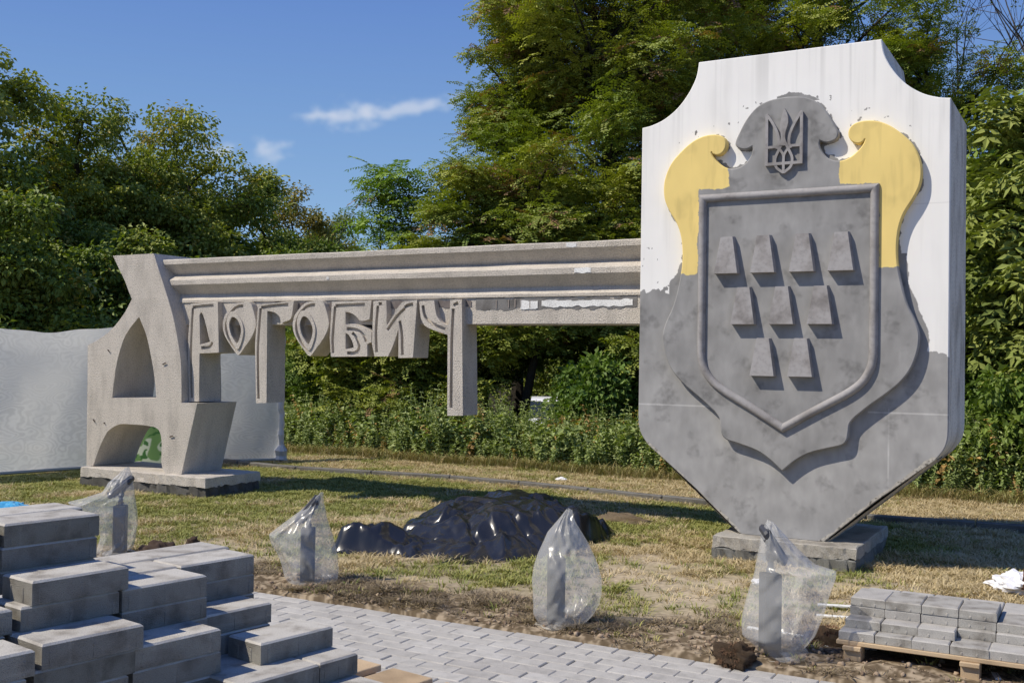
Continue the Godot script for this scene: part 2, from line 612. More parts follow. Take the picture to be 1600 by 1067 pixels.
	# the thick body: front skin, then the whitewashed flanks
	var st := begin()
	extrude(st, out, SZ - 0.03, SZ, 0.006, SR, false)
	obj("front_slab", done(st), body_mat, t)
	var st2 := begin()
	extrude(st2, out, SZ - 1.01, SZ - 0.0301, 0.0, SR)
	var flank: StandardMaterial3D = stone(lin(0.74, 0.72, 0.64), 1.3, 0.85, 0.35)
	flank.uv2_scale = Vector3(0.5, 0.22, 0.5)
	obj("shield_body", done(st2), flank, t)
	# rough unpainted underside: a mortar edge along the lower diagonals
	for s in [-1.0, 1.0]:
		var st3 := begin()
		var a := Vector2(CX + s * 1.115, 0.846)
		var b := Vector2(CX + s * 0.33, 0.168)
		var steps := 46
		var prev := []
		for i in steps + 1:
			var f := float(i) / steps
			var p := a.lerp(b, f)
			var nrm := Vector2(s * 0.654, -0.757)
			var r0 := 0.012 + 0.010 * n2.get_noise_2d(f * 900.0, s * 50.0)
			var r1 := 0.014 + 0.012 * n2.get_noise_2d(f * 900.0 + 300.0, s * 50.0)
			var cur := [Vector3(p.x + nrm.x * 0.001, p.y + nrm.y * 0.001, SZ - 0.012), Vector3(p.x + nrm.x * r0, p.y + nrm.y * r0, SZ - 0.03 - r0), Vector3(p.x + nrm.x * r1, p.y + nrm.y * r1, SZ - 0.30), Vector3(p.x + nrm.x * 0.004, p.y + nrm.y * 0.004, SZ - 0.34 - 0.1 * r1), Vector3(p.x + nrm.x * 0.006, p.y + nrm.y * 0.006, SZ - 1.0)]
			if prev.size():
				for k in 4:
					if s > 0:
						quad(st3, prev[k], cur[k], cur[k + 1], prev[k + 1])
					else:
						quad(st3, cur[k], prev[k], prev[k + 1], cur[k + 1])
			prev = cur
		obj("mortar_edge", done(st3), M.concrete_old, t)
	var st4 := begin()
	extrude(st4, cart, SZ - 0.01, SZ + 0.07, 0.008, SR, false)
	obj("cartouche", done(st4), cart_mat, t)
	# half-round moulding: an inner shield
	var ky := func(y: float) -> float: return 1.53 + (y - 1.53) * 0.9905
	var path := PackedVector3Array()
	var half := spline(pv([-1.512, 1.60, -1.530, 1.500, -1.590, 1.395, -1.700, 1.305, -1.905, 1.188]), 4)
	for q in half:
		path.append(Vector3(q.x * 0.9905, ky.call(q.y), SZ + 0.072))
	path.append(Vector3(CX * 0.9905 + 0.002, ky.call(1.024), SZ + 0.072))
	for i in range(half.size() - 1, -1, -1):
		path.append(Vector3((2.0 * CX + 0.01 - half[i].x) * 0.9905, ky.call(half[i].y), SZ + 0.072))
	path.append(Vector3((2.0 * CX + 0.01 + 1.512) * 0.9905, ky.call(2.845), SZ + 0.072))
	path.append(Vector3(-1.512 * 0.9905, ky.call(2.845), SZ + 0.072))
	obj("shield_moulding", moulding(path, 0.032), M.primer, t)
	# nine salt cones: frustums that stand out further at the foot
	var rows := [[2.527, -2.647, -2.353, -2.050, -1.758], [2.124, -2.507, -2.204, -1.909], [1.721, -2.348, -2.055]]
	for r in rows:
		for i in range(1, r.size()):
			var cx: float = r[i] * 0.9915 + 0.012
			var y1: float = ky.call(r[0])
			var y0: float = ky.call(r[0] - 0.299)
			var sc := begin()
			var zb := SZ + 0.068
			var p := [Vector3(cx - 0.056, y1, zb), Vector3(cx + 0.056, y1, zb), Vector3(cx + 0.099, y0, zb), Vector3(cx - 0.099, y0, zb)]
			var f := [Vector3(cx - 0.048, y1 - 0.004, zb + 0.05), Vector3(cx + 0.048, y1 - 0.004, zb + 0.05), Vector3(cx + 0.094, y0 + 0.003, zb + 0.07), Vector3(cx - 0.094, y0 + 0.003, zb + 0.07)]
			quad(sc, f[0], f[1], f[2], f[3])
			for k in 4:
				var k2 := (k + 1) % 4
				quad(sc, p[k], p[k2], f[k2], f[k])
			obj("salt_cone", done(sc), M.primer, t)
	build_trident(t)
	# the plinth
	var pl := thing("shield_plinth", "cracked low concrete plinth under the coat of arms shield", "plinth", Vector3(-2.135, 0, -8.75))
	obj("cap_slab", rough_slab(Vector3(1.11, 0.085, 1.32), 0.03, 5), M.concrete_old, pl).position = Vector3(0, 0.128, 0)
	obj("rough_footing", rough_slab(Vector3(1.12, 0.16, 1.33), 0.06, 9), stone(lin(0.36, 0.36, 0.33), 3.0, 0.95, 2.0), pl).position = Vector3(0, 0.0, 0)
	obj("foot_block", rough_slab(Vector3(0.72, 0.05, 0.98), 0.008, 12), M.concrete, pl).position = Vector3(-0.05, 0.19, -0.045)

func rough_slab(s: Vector3, amp: float, sd: int) -> ArrayMesh:
	# a slab with broken, uneven sides
	var st := begin()
	var nx := 34
	var nz := 20
	var ring := func(k: int, top: bool) -> Vector3:
		var per := 2 * (nx + nz)
		k = posmod(k, per)
		var p := Vector2()
		if k < nx:
			p = Vector2(-0.5 + float(k) / nx, 0.5)
		elif k < nx + nz:
			p = Vector2(0.5, 0.5 - float(k - nx) / nz)
		elif k < 2 * nx + nz:
			p = Vector2(0.5 - float(k - nx - nz) / nx, -0.5)
		else:
			p = Vector2(-0.5, -0.5 + float(k - 2 * nx - nz) / nz)
		var o := n2.get_noise_2d(k * 37.0 + sd * 100.0, 10.0 if top else 80.0) * amp
		var o2 := n1.get_noise_2d(k * 16.0 + sd * 100.0, 40.0 if top else 90.0) * amp
		var f := 1.0 - (absf(o) + absf(o2)) * 1.5
		return Vector3(p.x * s.x * (1.0 - (1.0 - f) / s.x), (s.y * 0.5 if top else -s.y * 0.5) + (o * 0.25 if top else o * 0.8), p.y * s.z * (1.0 - (1.0 - f) / s.z))
	var per := 2 * (nx + nz)
	for k in per:
		var a: Vector3 = ring.call(k, true)
		var b: Vector3 = ring.call(k + 1, true)
		var c: Vector3 = ring.call(k + 1, false)
		var d: Vector3 = ring.call(k, false)
		var am := (a + d) * 0.5 + (a * Vector3(1, 0, 1)).normalized() * n2.get_noise_2d(k * 51.0, sd * 70.0) * amp * 0.7
		var k2 := posmod(k + 1, per)
		var bm := (b + c) * 0.5 + (b * Vector3(1, 0, 1)).normalized() * n2.get_noise_2d(k2 * 51.0, sd * 70.0) * amp * 0.7
		var ai := a * Vector3(0.985, 1, 0.985) + Vector3(0, 0.006, 0)
		var bi := b * Vector3(0.985, 1, 0.985) + Vector3(0, 0.006, 0)
		quad(st, ai, bi, b, a)
		quad(st, a, b, bm, am)
		quad(st, am, bm, c, d)
		tri(st, Vector3(0, s.y * 0.5 + 0.006, 0), bi, ai)
	return done(st)

func moulding(path: PackedVector3Array, r: float) -> ArrayMesh:
	# a half-round bead along a closed path in a plane z = const, mitred at its corners
	var st := begin()
	var n := path.size()
	var rings := []
	for i in n:
		var e1 := (path[i] - path[(i - 1 + n) % n]).normalized()
		var e2 := (path[(i + 1) % n] - path[i]).normalized()
		var m := Vector3(-e1.y - e2.y, e1.x + e2.x, 0)
		m = m / maxf(0.3, m.length_squared() * 0.5)
		var ring := []
		for k in 13:
			var w := PI * k / 12.0
			ring.append(path[i] + m * r * cos(w) + Vector3(0, 0, r * 1.15 * sin(w)))
		rings.append(ring)
	for i in n:
		var j := (i + 1) % n
		for k in 12:
			quad(st, rings[i][k], rings[j][k], rings[j][k + 1], rings[i][k + 1])
	return done(st)

func build_trident(t: Node3D) -> void:
	# the small trident on the dome: flat bars, all of one depth
	var root := CSGCombiner3D.new()
	root.name = "trident_relief"
	t.add_child(root)
	root.material_override = M.primer
	var z0 := SZ + 0.066
	var z1 := SZ + 0.1
	var c := CX * 0.9885 - 0.012
	var bars := []
	for s in [-1.0, 1.0]:
		bars.append(strip(pv([c + s * 0.134, 3.445, c + s * 0.134, 3.058]), 0.022))
		bars.append(strip(spline(pv([c + s * 0.137, 3.455, c + s * 0.085, 3.375, c + s * 0.047, 3.29, c + s * 0.04, 3.215, c + s * 0.062, 3.185]), 4), 0.02))
		bars.append(strip(pv([c + s * 0.136, 3.194, c + s * 0.055, 3.196]), 0.02))
		bars.append(strip(spline(pv([c + s * 0.062, 3.19, c + s * 0.036, 3.178, c + s * 0.004, 3.13, c + s * 0.0, 3.08]), 4), 0.019))
		bars.append(strip(spline(pv([c - s * 0.0, 3.245, c + s * 0.04, 3.165, c + s * 0.066, 3.10, c + s * 0.055, 3.035, c + s * 0.002, 2.992]), 4), 0.02))
	bars.append(strip(pv([c - 0.145, 3.063, c + 0.145, 3.063]), 0.022))
	bars.append(strip(pv([c, 3.10, c, 2.985]), 0.02))
	# middle prong: a waving blade
	bars.append(joined([spline(pv([c + 0.004, 3.488, c + 0.026, 3.44, c + 0.032, 3.375, c + 0.012, 3.30, c + 0.012, 3.25, c + 0.034, 3.2]), 4), spline(pv([c - 0.034, 3.2, c - 0.022, 3.27, c - 0.03, 3.345, c - 0.018, 3.42, c + 0.004, 3.488]), 4)]))
	var k := 0.0
	for b in bars:
		root.add_child(csg(b, z0, z1 + k))
		k += 0.0004

# ------------------------------------------------------------------ the lettered beam

func build_big_letter() -> void:
	var t := thing("giant_letter", "giant free-standing first concrete letter with pointed arch opening", "letter", Vector3.ZERO)
	var z1 := -8.45
	var z0 := -9.05
	var out := joined([pv([-9.922, 2.637, -9.266, 2.640]), spline(pv([-9.266, 2.640, -9.18, 2.45, -9.085, 2.25, -8.945, 1.925, -8.833, 1.523, -8.805, 1.25, -8.796, 0.997]), 4), pv([-8.561, 0.999, -8.776, 0.222, -9.036, 0.222]),
		spline(pv([-9.036, 0.222, -9.078, 0.31, -9.084, 0.43, -9.086, 0.560, -9.115, 0.660, -9.178, 0.708, -9.336, 0.727, -9.588, 0.730, -9.740, 0.725, -9.850, 0.690, -9.950, 0.630, -10.025, 0.53, -10.10, 0.40, -10.180, 0.226]), 4), pv([-10.180, 0.224, -10.291, 0.224, -10.311, 1.613]),
		spline(pv([-10.311, 1.613, -10.180, 1.660, -10.048, 1.721, -9.910, 1.805, -9.793, 1.901, -9.690, 2.01, -9.599, 2.138]), 4), spline(pv([-9.599, 2.138, -9.66, 2.24, -9.720, 2.349, -9.82, 2.49, -9.922, 2.637]), 3)])
	var root := CSGCombiner3D.new()
	root.name = "letter_body"
	root.material_override = M.concrete
	t.add_child(root)
	root.add_child(csg(ccw(out), z0, z1))
	var hole := joined([spline(pv([-9.479, 1.935, -9.60, 1.83, -9.702, 1.710, -9.77, 1.57, -9.821, 1.420, -9.86, 1.22, -9.887, 1.018]), 4), pv([-9.180, 1.034]), spline(pv([-9.180, 1.034, -9.22, 1.28, -9.275, 1.490, -9.33, 1.66, -9.387, 1.790, -9.479, 1.935]), 4)])
	root.add_child(csg(ccw(hole), z0 - 0.1, z1 + 0.1, 2))
	var rust := plain(lin(0.07, 0.05, 0.04), 0.9)
	# rusty stubs of reinforcement left in the face
	for q in [[-9.96, 1.56, 0.03, -0.02], [-9.08, 1.41, 0.05, 0.02], [-10.18, 0.76, 0.03, -0.03], [-10.0, 0.73, 0.012, -0.012], [-8.95, 0.62, 0.05, 0.015]]:
		var st := begin()
		add_tube(st, PackedVector3Array([Vector3(q[0], q[1], z1 - 0.005), Vector3(q[0], q[1], z1 + 0.012), Vector3(q[0] + q[2], q[1] + q[3], z1 + 0.014)]), PackedFloat32Array([0.006, 0.007, 0.005]), 5, true)
		obj("rusty_stub", done(st), rust, t)
	var p := thing("letter_plinth", "low two-course plinth beneath the giant first letter", "plinth", Vector3(-9.285, 0, -8.76))
	obj("cap_slab", rough_slab(Vector3(1.96, 0.10, 0.85), 0.022, 15), M.concrete, p).position = Vector3(0, 0.165, 0)
	obj("rough_footing", rough_slab(Vector3(1.97, 0.16, 0.86), 0.075, 19), M.concrete_rough, p).position = Vector3(0, 0.04, 0)

func groove(root: Node, a: Array, w := 0.033, z1 := -8.55) -> void:
	root.add_child(csg(strip(spline(pv(a), 4), w), z1 - 0.035, z1 + 0.05, 2))

func letter(t: Node3D, outline: PackedVector2Array, holes: Array, grooves: Array, jit := 0.0, back := -8.82) -> void:
	var root := CSGCombiner3D.new()
	root.name = "carved_letter"
	root.material_override = M.concrete
	t.add_child(root, true)
	var z1 := -8.55
	root.add_child(csg(ccw(outline), back + jit, z1 + jit * 0.3))
	for h in holes:
		root.add_child(csg(ccw(h), back - 0.1, z1 + 0.1, 2))
	for g in grooves:
		groove(root, g)

func build_beam() -> void:
	var t := thing("lettered_beam", "long moulded concrete beam carrying carved letters", "sign", Vector3.ZERO)
	# moulded section, extruded from inside the big letter to the shield's flank
	var sec := pv([-8.95, 2.577, -8.552, 2.577, -8.54, 2.567, -8.54, 2.522, -8.55, 2.514, -8.665, 2.412, -8.553, 2.352, -8.545, 2.342, -8.545, 2.292, -8.555, 2.284, -8.668, 2.188, -8.612, 2.122, -8.612, 2.098, -8.625, 2.093, -8.625, 1.852, -8.633, 1.845, -8.95, 1.845])
	var st := begin()
	var n := sec.size()
	var xs := []
	var x := -9.262
	while x < -3.375:
		xs.append(x)
		x += 0.2
	xs.append(-3.372)
	for i in xs.size() - 1:
		for k in n:
			var k2 := (k + 1) % n
			var pt := func(q: Vector2, xx: float, kk: int) -> Vector3:
				var e := n2.get_noise_2d(xx * 120.0, kk * 60.0) * 0.006
				return Vector3(xx, q.y + e * 0.7, q.x + e)
			quad(st, pt.call(sec[k], xs[i], k), pt.call(sec[k], xs[i + 1], k), pt.call(sec[k2], xs[i + 1], k2), pt.call(sec[k2], xs[i], k2))
	obj("beam", done(st), M.concrete, t)
	# remains of a grey and white coat along the flat band
	var band := begin()
	ragged(band, -7.65, -5.23, 2.01, 2.083, -8.6215, 3)
	obj("grey_coat", done(band), stone(lin(0.21, 0.185, 0.175), 3.0, 0.9, 0.2), t)
	band = begin()
	ragged(band, -5.18, -3.55, 1.985, 2.085, -8.6210, 7)
	obj("grey_coat", done(band), stone(lin(0.235, 0.23, 0.225), 3.0, 0.9, 0.2), t)
	band = begin()
	ragged(band, -4.48, -3.59, 2.005, 2.062, -8.6165, 11)
	obj("white_patch", done(band), M.white_paint, t)
	for q in [[-4.20, -4.10, 2.530, 2.566, -8.5365], [-4.12, -3.96, 2.296, 2.338, -8.541], [-4.70, -4.52, 1.99, 2.06, -8.616], [-6.9, -6.87, 2.305, 2.33, -8.541]]:
		band = begin()
		ragged(band, q[0], q[1], q[2], q[3], q[4], int(q[0] * -50))
		obj("white_patch", done(band), M.white_paint, t)
	# streaks of rust below the band
	band = begin()
	var rr := RandomNumberGenerator.new()
	rr.seed = 4
	for k in 5:
		var sx := rr.randf_range(-5.1, -4.55)
		ragged(band, sx, sx + rr.randf_range(0.006, 0.014), 1.995, 2.08, -8.6155 + k * 0.0001, k + 40)
	obj("rust_streak", done(band), plain(lin(0.26, 0.225, 0.20), 0.9), t)

	var R := joined([pv([-8.790, 2.079, -8.389, 2.099, -8.360, 1.549, -8.644, 1.537, -8.637, 1.012, -8.783, 1.006]), spline(pv([-8.783, 1.006, -8.817, 1.50, -8.817, 1.709, -8.790, 2.079]), 4)])
	letter(t, R, [joined([spline(pv([-8.656, 1.959, -8.620, 1.982, -8.567, 1.879, -8.524, 1.755, -8.491, 1.665]), 4), pv([-8.638, 1.635])])], [[-8.746, 1.05, -8.770, 1.40, -8.772, 1.663, -8.757, 2.035], [-8.757, 2.040, -8.62, 2.052, -8.45, 2.060], [-8.62, 1.60, -8.50, 1.608, -8.455, 1.66]], 0.0, -8.87)
	for k in 2:
		var dx := 0.0 if k == 0 else 0.973
		var o := spline(pv([-8.076 + dx, 1.525, -8.150 + dx, 1.585, -8.220 + dx, 1.660, -8.28 + dx, 1.74, -8.308 + dx, 1.822, -8.30 + dx, 1.90, -8.266 + dx, 1.968, -8.163 + dx, 2.062, -8.05 + dx, 2.088, -7.929 + dx, 2.088, -7.87 + dx, 1.98, -7.838 + dx, 1.855, -7.87 + dx, 1.76, -7.922 + dx, 1.685, -8.0 + dx, 1.60]), 3, true)
		var h := spline(pv([-8.088 + dx, 1.645, -8.145 + dx, 1.70, -8.185 + dx, 1.765, -8.205 + dx, 1.85, -8.185 + dx, 1.91, -8.154 + dx, 1.932, -8.105 + dx, 1.915, -8.060 + dx, 1.865, -8.033 + dx, 1.795, -8.048 + dx, 1.711]), 3, true)
		letter(t, o, [h], [[-8.095 + dx, 1.585, -8.17 + dx, 1.645, -8.235 + dx, 1.735, -8.262 + dx, 1.833, -8.225 + dx, 1.945, -8.13 + dx, 2.03, -8.02 + dx, 2.05]], 0.004 + 0.005 * k)
		# raised lip round the opening
		var lip := CSGCombiner3D.new()
		lip.name = "carved_lip"
		lip.material_override = M.concrete
		t.add_child(lip, true)
		var ring := PackedVector2Array()
		var cen := Vector2(-8.115 + dx, 1.79)
		for q in h:
			ring.append(cen + (q - cen) * 1.42)
		lip.add_child(csg(ccw(ring), -8.60, -8.535 + 0.001 * k))
		lip.add_child(csg(ccw(h), -8.7, -8.4, 2))
	var G := joined([pv([-7.812, 2.058, -7.327, 2.092, -7.350, 1.945]), spline(pv([-7.350, 1.945, -7.370, 1.905, -7.405, 1.888, -7.450, 1.876, -7.494, 1.860, -7.509, 1.919, -7.545, 1.955, -7.600, 1.980, -7.684, 1.991]), 4), pv([-7.672, 1.030, -7.815, 1.023, -7.845, 1.646])])
	letter(t, G, [], [[-7.782, 1.07, -7.798, 1.40, -7.802, 1.646, -7.775, 2.02], [-7.77, 2.028, -7.58, 2.046, -7.40, 2.056]], 0.007, -8.84)
	var B := joined([pv([-6.831, 2.078, -6.339, 2.084, -6.361, 1.898]), spline(pv([-6.361, 1.898, -6.42, 1.885, -6.475, 1.886, -6.510, 1.915, -6.541, 1.940, -6.60, 1.965, -6.658, 1.974]), 3), pv([-6.655, 1.845]), spline(pv([-6.655, 1.845, -6.580, 1.855, -6.500, 1.840, -6.410, 1.815, -6.333, 1.774]), 3), pv([-6.331, 1.672, -6.381, 1.655, -6.379, 1.532, -6.832, 1.522, -6.852, 1.715])])
	letter(t, B, [joined([spline(pv([-6.653, 1.765, -6.615, 1.745, -6.588, 1.712, -6.56, 1.665, -6.547, 1.618]), 3), pv([-6.650, 1.600])])], [[-6.806, 1.56, -6.812, 1.65, -6.815, 1.715, -6.79, 2.03], [-6.785, 2.035, -6.6, 2.042, -6.42, 2.046], [-6.641, 1.805, -6.55, 1.80, -6.473, 1.778, -6.42, 1.73, -6.394, 1.676], [-6.63, 1.562, -6.52, 1.57, -6.48, 1.63, -6.52, 1.72, -6.57, 1.765]], 0.003)
	var I := joined([pv([-6.314, 2.076, -6.158, 2.082]), spline(pv([-6.158, 2.082, -6.152, 1.95, -6.148, 1.840, -6.110, 1.885, -6.074, 1.931, -6.02, 2.01, -5.968, 2.062]), 3), pv([-5.796, 2.083]), spline(pv([-5.796, 2.083, -5.805, 1.94, -5.815, 1.799, -5.825, 1.66, -5.834, 1.526]), 3), pv([-6.004, 1.520]), spline(pv([-6.004, 1.520, -6.006, 1.66, -6.009, 1.795, -6.028, 1.745, -6.050, 1.690, -6.09, 1.60, -6.128, 1.535]), 3), pv([-6.290, 1.533, -6.323, 1.655])])
	letter(t, I, [], [[-6.266, 1.575, -6.274, 1.70, -6.276, 1.819, -6.258, 2.03], [-6.25, 2.045, -6.23, 2.05, -6.21, 2.052], [-6.14, 1.79, -6.10, 1.84, -6.024, 1.930, -5.935, 2.00], [-5.94, 2.01, -5.90, 2.03, -5.84, 2.04], [-5.956, 1.55, -5.962, 1.64, -5.967, 1.75, -5.994, 1.88]], 0.009)
	var C := joined([pv([-5.772, 2.069, -5.603, 2.074]), spline(pv([-5.603, 2.074, -5.594, 2.03, -5.587, 1.987, -5.570, 1.93, -5.538, 1.885, -5.505, 1.855, -5.472, 1.842, -5.440, 1.842, -5.425, 1.860]), 3), pv([-5.420, 2.078, -5.291, 2.082, -5.260, 0.990, -5.433, 0.983, -5.442, 1.745]), spline(pv([-5.442, 1.745, -5.51, 1.765, -5.588, 1.787, -5.655, 1.810, -5.708, 1.839, -5.740, 1.885, -5.758, 1.940, -5.772, 2.069]), 3)])
	letter(t, C, [], [[-5.728, 2.03, -5.715, 1.96, -5.685, 1.905, -5.60, 1.845, -5.47, 1.80], [-5.392, 1.06, -5.395, 1.50, -5.395, 1.720, -5.385, 1.995], [-5.38, 2.02, -5.365, 2.035, -5.33, 2.045]], 0.002)

func ragged(st: SurfaceTool, x0: float, x1: float, y0: float, y1: float, z: float, sd: int) -> void:
	# a thin skin of paint with a broken outline
	var n := maxi(3, int((x1 - x0) / 0.012))
	var a := 0.3 * (y1 - y0)
	for i in n:
		var u0 := lerpf(x0, x1, float(i) / n)
		var u1 := lerpf(x0, x1, float(i + 1) / n)
		var t0 := y1 + n2.get_noise_2d(u0 * 700.0, sd * 99.0) * a
		var t1 := y1 + n2.get_noise_2d(u1 * 700.0, sd * 99.0) * a
		var b0 := y0 + n2.get_noise_2d(u0 * 700.0, sd * 99.0 + 50.0) * a
		var b1 := y0 + n2.get_noise_2d(u1 * 700.0, sd * 99.0 + 50.0) * a
		quad(st, Vector3(u0, t0, z), Vector3(u1, t1, z), Vector3(u1, b1, z), Vector3(u0, b0, z))

# ------------------------------------------------------------------ netting and banner

func build_net() -> void:
	# debris netting hung on a line, slack at the top
	var pts := spline(pv([-12.45, -5.2, -12.1, -6.9, -11.77, -8.41, -11.5, -9.6, -10.95, -10.8, -10.36, -11.86]), 16)
	var mat := plain(lin(0.96, 0.96, 0.93), 0.75)
	mat.cull_mode = BaseMaterial3D.CULL_DISABLED
	mat.backlight_enabled = true
	mat.backlight = Color(1, 1, 1)
	mat.transparency = BaseMaterial3D.TRANSPARENCY_ALPHA
	mat.albedo_color.a = 0.93
	mat.uv1_scale = Vector3(1, 1, 1)
	# two layers of weave beat against each other
	mat.albedo_texture = image_of(640, 320, func(px: int, py: int) -> Color:
		var x := px / 640.0 * 7.5
		var y := py / 320.0 * 1.9
		var f := n1.get_noise_2d(x * 45.0, y * 130.0) * 9.0 + n3.get_noise_2d(x * 160.0, y * 260.0) * 2.2 + y * 3.0
		var s := 0.93 + 0.045 * sin(f * TAU) * (0.55 + 0.6 * n2.get_noise_2d(x * 70.0, y * 70.0))
		return Color(s, s, s))
	var st := begin()
	var rows := 22
	var p := []
	for i in pts.size():
		var f := float(i) / (pts.size() - 1)
		var tang := (pts[mini(i + 1, pts.size() - 1)] - pts[maxi(0, i - 1)]).normalized()
		var nn := Vector2(-tang.y, tang.x)
		var top := 1.77 + 0.13 * pow(absf(sin((f - 0.47) * 6.0)), 1.4) + 0.008 * sin(f * 60.0)
		var col := []
		for j in rows + 1:
			var g := float(j) / rows
			var slack := 0.06 * sin(f * 19.0) * g * (1.0 - g) * 3.0 + 0.018 * n1.get_noise_2d(f * 900.0, g * 160.0) + 0.045 * n1.get_noise_2d(f * 420.0 + g * 60.0, g * 40.0) * g
			if g < 0.12:
				slack += (0.12 - g) * 0.35
			var q := pts[i] + nn * slack
			col.append([Vector3(q.x, maxf(top * (1.0 - g), 0.02) , q.y), Vector2(f, g)])
		p.append(col)
	for i in p.size() - 1:
		for j in rows:
			for e in [[i, j], [i + 1, j], [i + 1, j + 1], [i, j], [i + 1, j + 1], [i, j + 1]]:
				st.set_uv(p[e[0]][e[1]][1])
				st.set_smooth_group(0)
				st.add_vertex(p[e[0]][e[1]][0])
	var t := thing("debris_netting", "translucent grey construction netting sagging from a line", "netting")
	obj("net_sheet", done(st), mat, t)
	# hem at the foot and gathered end with ties
	var hem := begin()
	var hp := PackedVector3Array()
	var hr := PackedFloat32Array()
	for q in pts:
		hp.append(Vector3(q.x + 0.01, 0.04, q.y + 0.01))
		hr.append(0.022)
	add_tube(hem, hp, hr, 6, true)
	obj("hem", done(hem), plain(lin(0.42, 0.41, 0.36), 0.8), t)
	var g := begin()
	var e := pts[pts.size() - 1]
	var gp := PackedVector3Array()
	var gr := PackedFloat32Array()
	for k in 25:
		var y := 0.02 + 1.78 * k / 24.0
		gp.append(Vector3(e.x + 0.025 * n2.get_noise_2d(k * 90.0, 3.0), y, e.y + 0.03 * n1.get_noise_2d(k * 60.0, 9.0)))
		gr.append(0.035 + 0.028 * absf(n2.get_noise_2d(k * 130.0, 30.0)) + (0.05 if k < 3 else 0.0))
	add_tube(g, gp, gr, 9, true)
	obj("gathered_edge", done(g), plain(lin(0.55, 0.55, 0.56), 0.6), t)
	# printed banner just behind the first letter
	var b := begin()
	for i in 8:
		var x0 := -10.75 + i * 0.09
		for j in 6:
			var y0 := 0.06 + j * 0.15
			var zz := func(x: float, y: float) -> float: return -9.65 + (x + 10.4) * -0.35 + 0.05 * sin(x * 7.0 + y * 2.0) + 0.03 * n1.get_noise_2d(x * 300.0, y * 200.0)
			var c := [Vector2(x0, y0 + 0.15), Vector2(x0 + 0.09, y0 + 0.15), Vector2(x0 + 0.09, y0), Vector2(x0, y0)]
			for q in [0, 1, 2, 0, 2, 3]:
				b.set_uv(Vector2((c[q].x + 10.75) / 0.72, 1.0 - c[q].y / 0.96))
				b.set_smooth_group(0)
				b.add_vertex(Vector3(c[q].x, c[q].y, zz.call(c[q].x, c[q].y)))
	var bm := plain(Color.WHITE, 0.5)
	bm.cull_mode = BaseMaterial3D.CULL_DISABLED
	bm.backlight_enabled = true
	bm.backlight = Color(0.6, 0.6, 0.6)
	bm.albedo_texture = image_of(96, 128, func(px: int, py: int) -> Color:
		var v := n1.get_noise_2d(px * 3.2, py * 2.2 + 400.0)
		var c := Color(0.45, 0.60, 0.36).lerp(Color(0.80, 0.84, 0.76), smoothstep(-0.05, 0.12, v))
		return c.lerp(Color(0.25, 0.45, 0.22), smoothstep(0.3, 0.42, n2.get_noise_2d(px * 4.0, py * 4.0))))
	tag(obj("printed_banner", done(b), bm), "green and white printed banner hanging behind the giant letter", "banner")

# ------------------------------------------------------------------ paving

func paver_mesh(s: Vector3, bev: float, groove_mid := false) -> ArrayMesh:
	var st := begin()
	add_box(st, Transform3D(Basis(), Vector3(0, -s.y * 0.5, 0)), s, bev)
	return done(st)

func seen_pixel(p: Vector3) -> Vector2:
	# where a point falls in the frame; only used to choose which pavers become parts
	var cam: Camera3D = get_node("camera")
	var q := cam.transform.affine_inverse() * p
	if q.z > -0.3:
		return Vector2(9, 9)
	var k := tan(deg_to_rad(cam.fov * 0.5))
	return Vector2(q.x / -q.z / k / 1.5015, q.y / -q.z / k)

func build_pavement() -> void:
	var st := begin()
	add_box(st, Transform3D(Basis(), Vector3(-5.0, -0.085, 0.36)), Vector3(24.0, 0.06, 11.26))
	var pave := struct("pavement", done(st), plain(lin(0.2, 0.185, 0.16), 1.0))
	var px := 0.21
	var pz := 0.105
	var meshes := []
	for k in 3:
		meshes.append(paver_mesh(Vector3(px - 0.0045 - 0.001 * k, 0.055, pz - 0.003), 0.0045))
	var mats := [M.paver, M.paver_b, M.paver_c, M.paver]
	var near := []
	var rest := []
	for r in 62:
		var z := -5.275 + pz * (r + 0.5)
		var off := px * 0.5 if r % 2 else 0.0
		for c in 62:
			var x := -11.8 + px * c + off + rng.randf_range(-0.003, 0.003)
			var p := Vector3(x, 0.002 + rng.randf_range(-0.002, 0.002), z)
			var s := seen_pixel(p)
			if absf(s.x) < 1.06 and absf(s.y) < 1.1 and not (s.x < -0.35 and s.y < -0.95) and x > -4.75:
				near.append(p)
			elif x > -9.0 and x < 1.2:
				rest.append(p)
	near.sort_custom(func(a: Vector3, b: Vector3) -> bool: return a.z > b.z)
	var k2 := 0
	for p in near:
		if k2 >= 300:
			rest.append(p)
			continue
		var o := obj("paver", meshes[rng.randi() % 3], mats[rng.randi() % 4], pave)
		o.position = p
		o.rotation = Vector3(rng.randf_range(-0.006, 0.006), rng.randf_range(-0.008, 0.008), rng.randf_range(-0.006, 0.006))
		k2 += 1
	var buf := PackedFloat32Array()
	for p in rest:
		put_copy(buf, Basis(), p, Color.WHITE)
	multi("remaining_pavers", meshes[0], M.paver, buf, pave)

const SU := Vector3(0.1564, 0, -0.9877)
const SV := Vector3(0.9877, 0, 0.1564)

func stack_at(u: float, v: float, y: float) -> Vector3:
	return SU * (u + 2.5) + SV * (v - 4.0) + Vector3(0, y, 0)

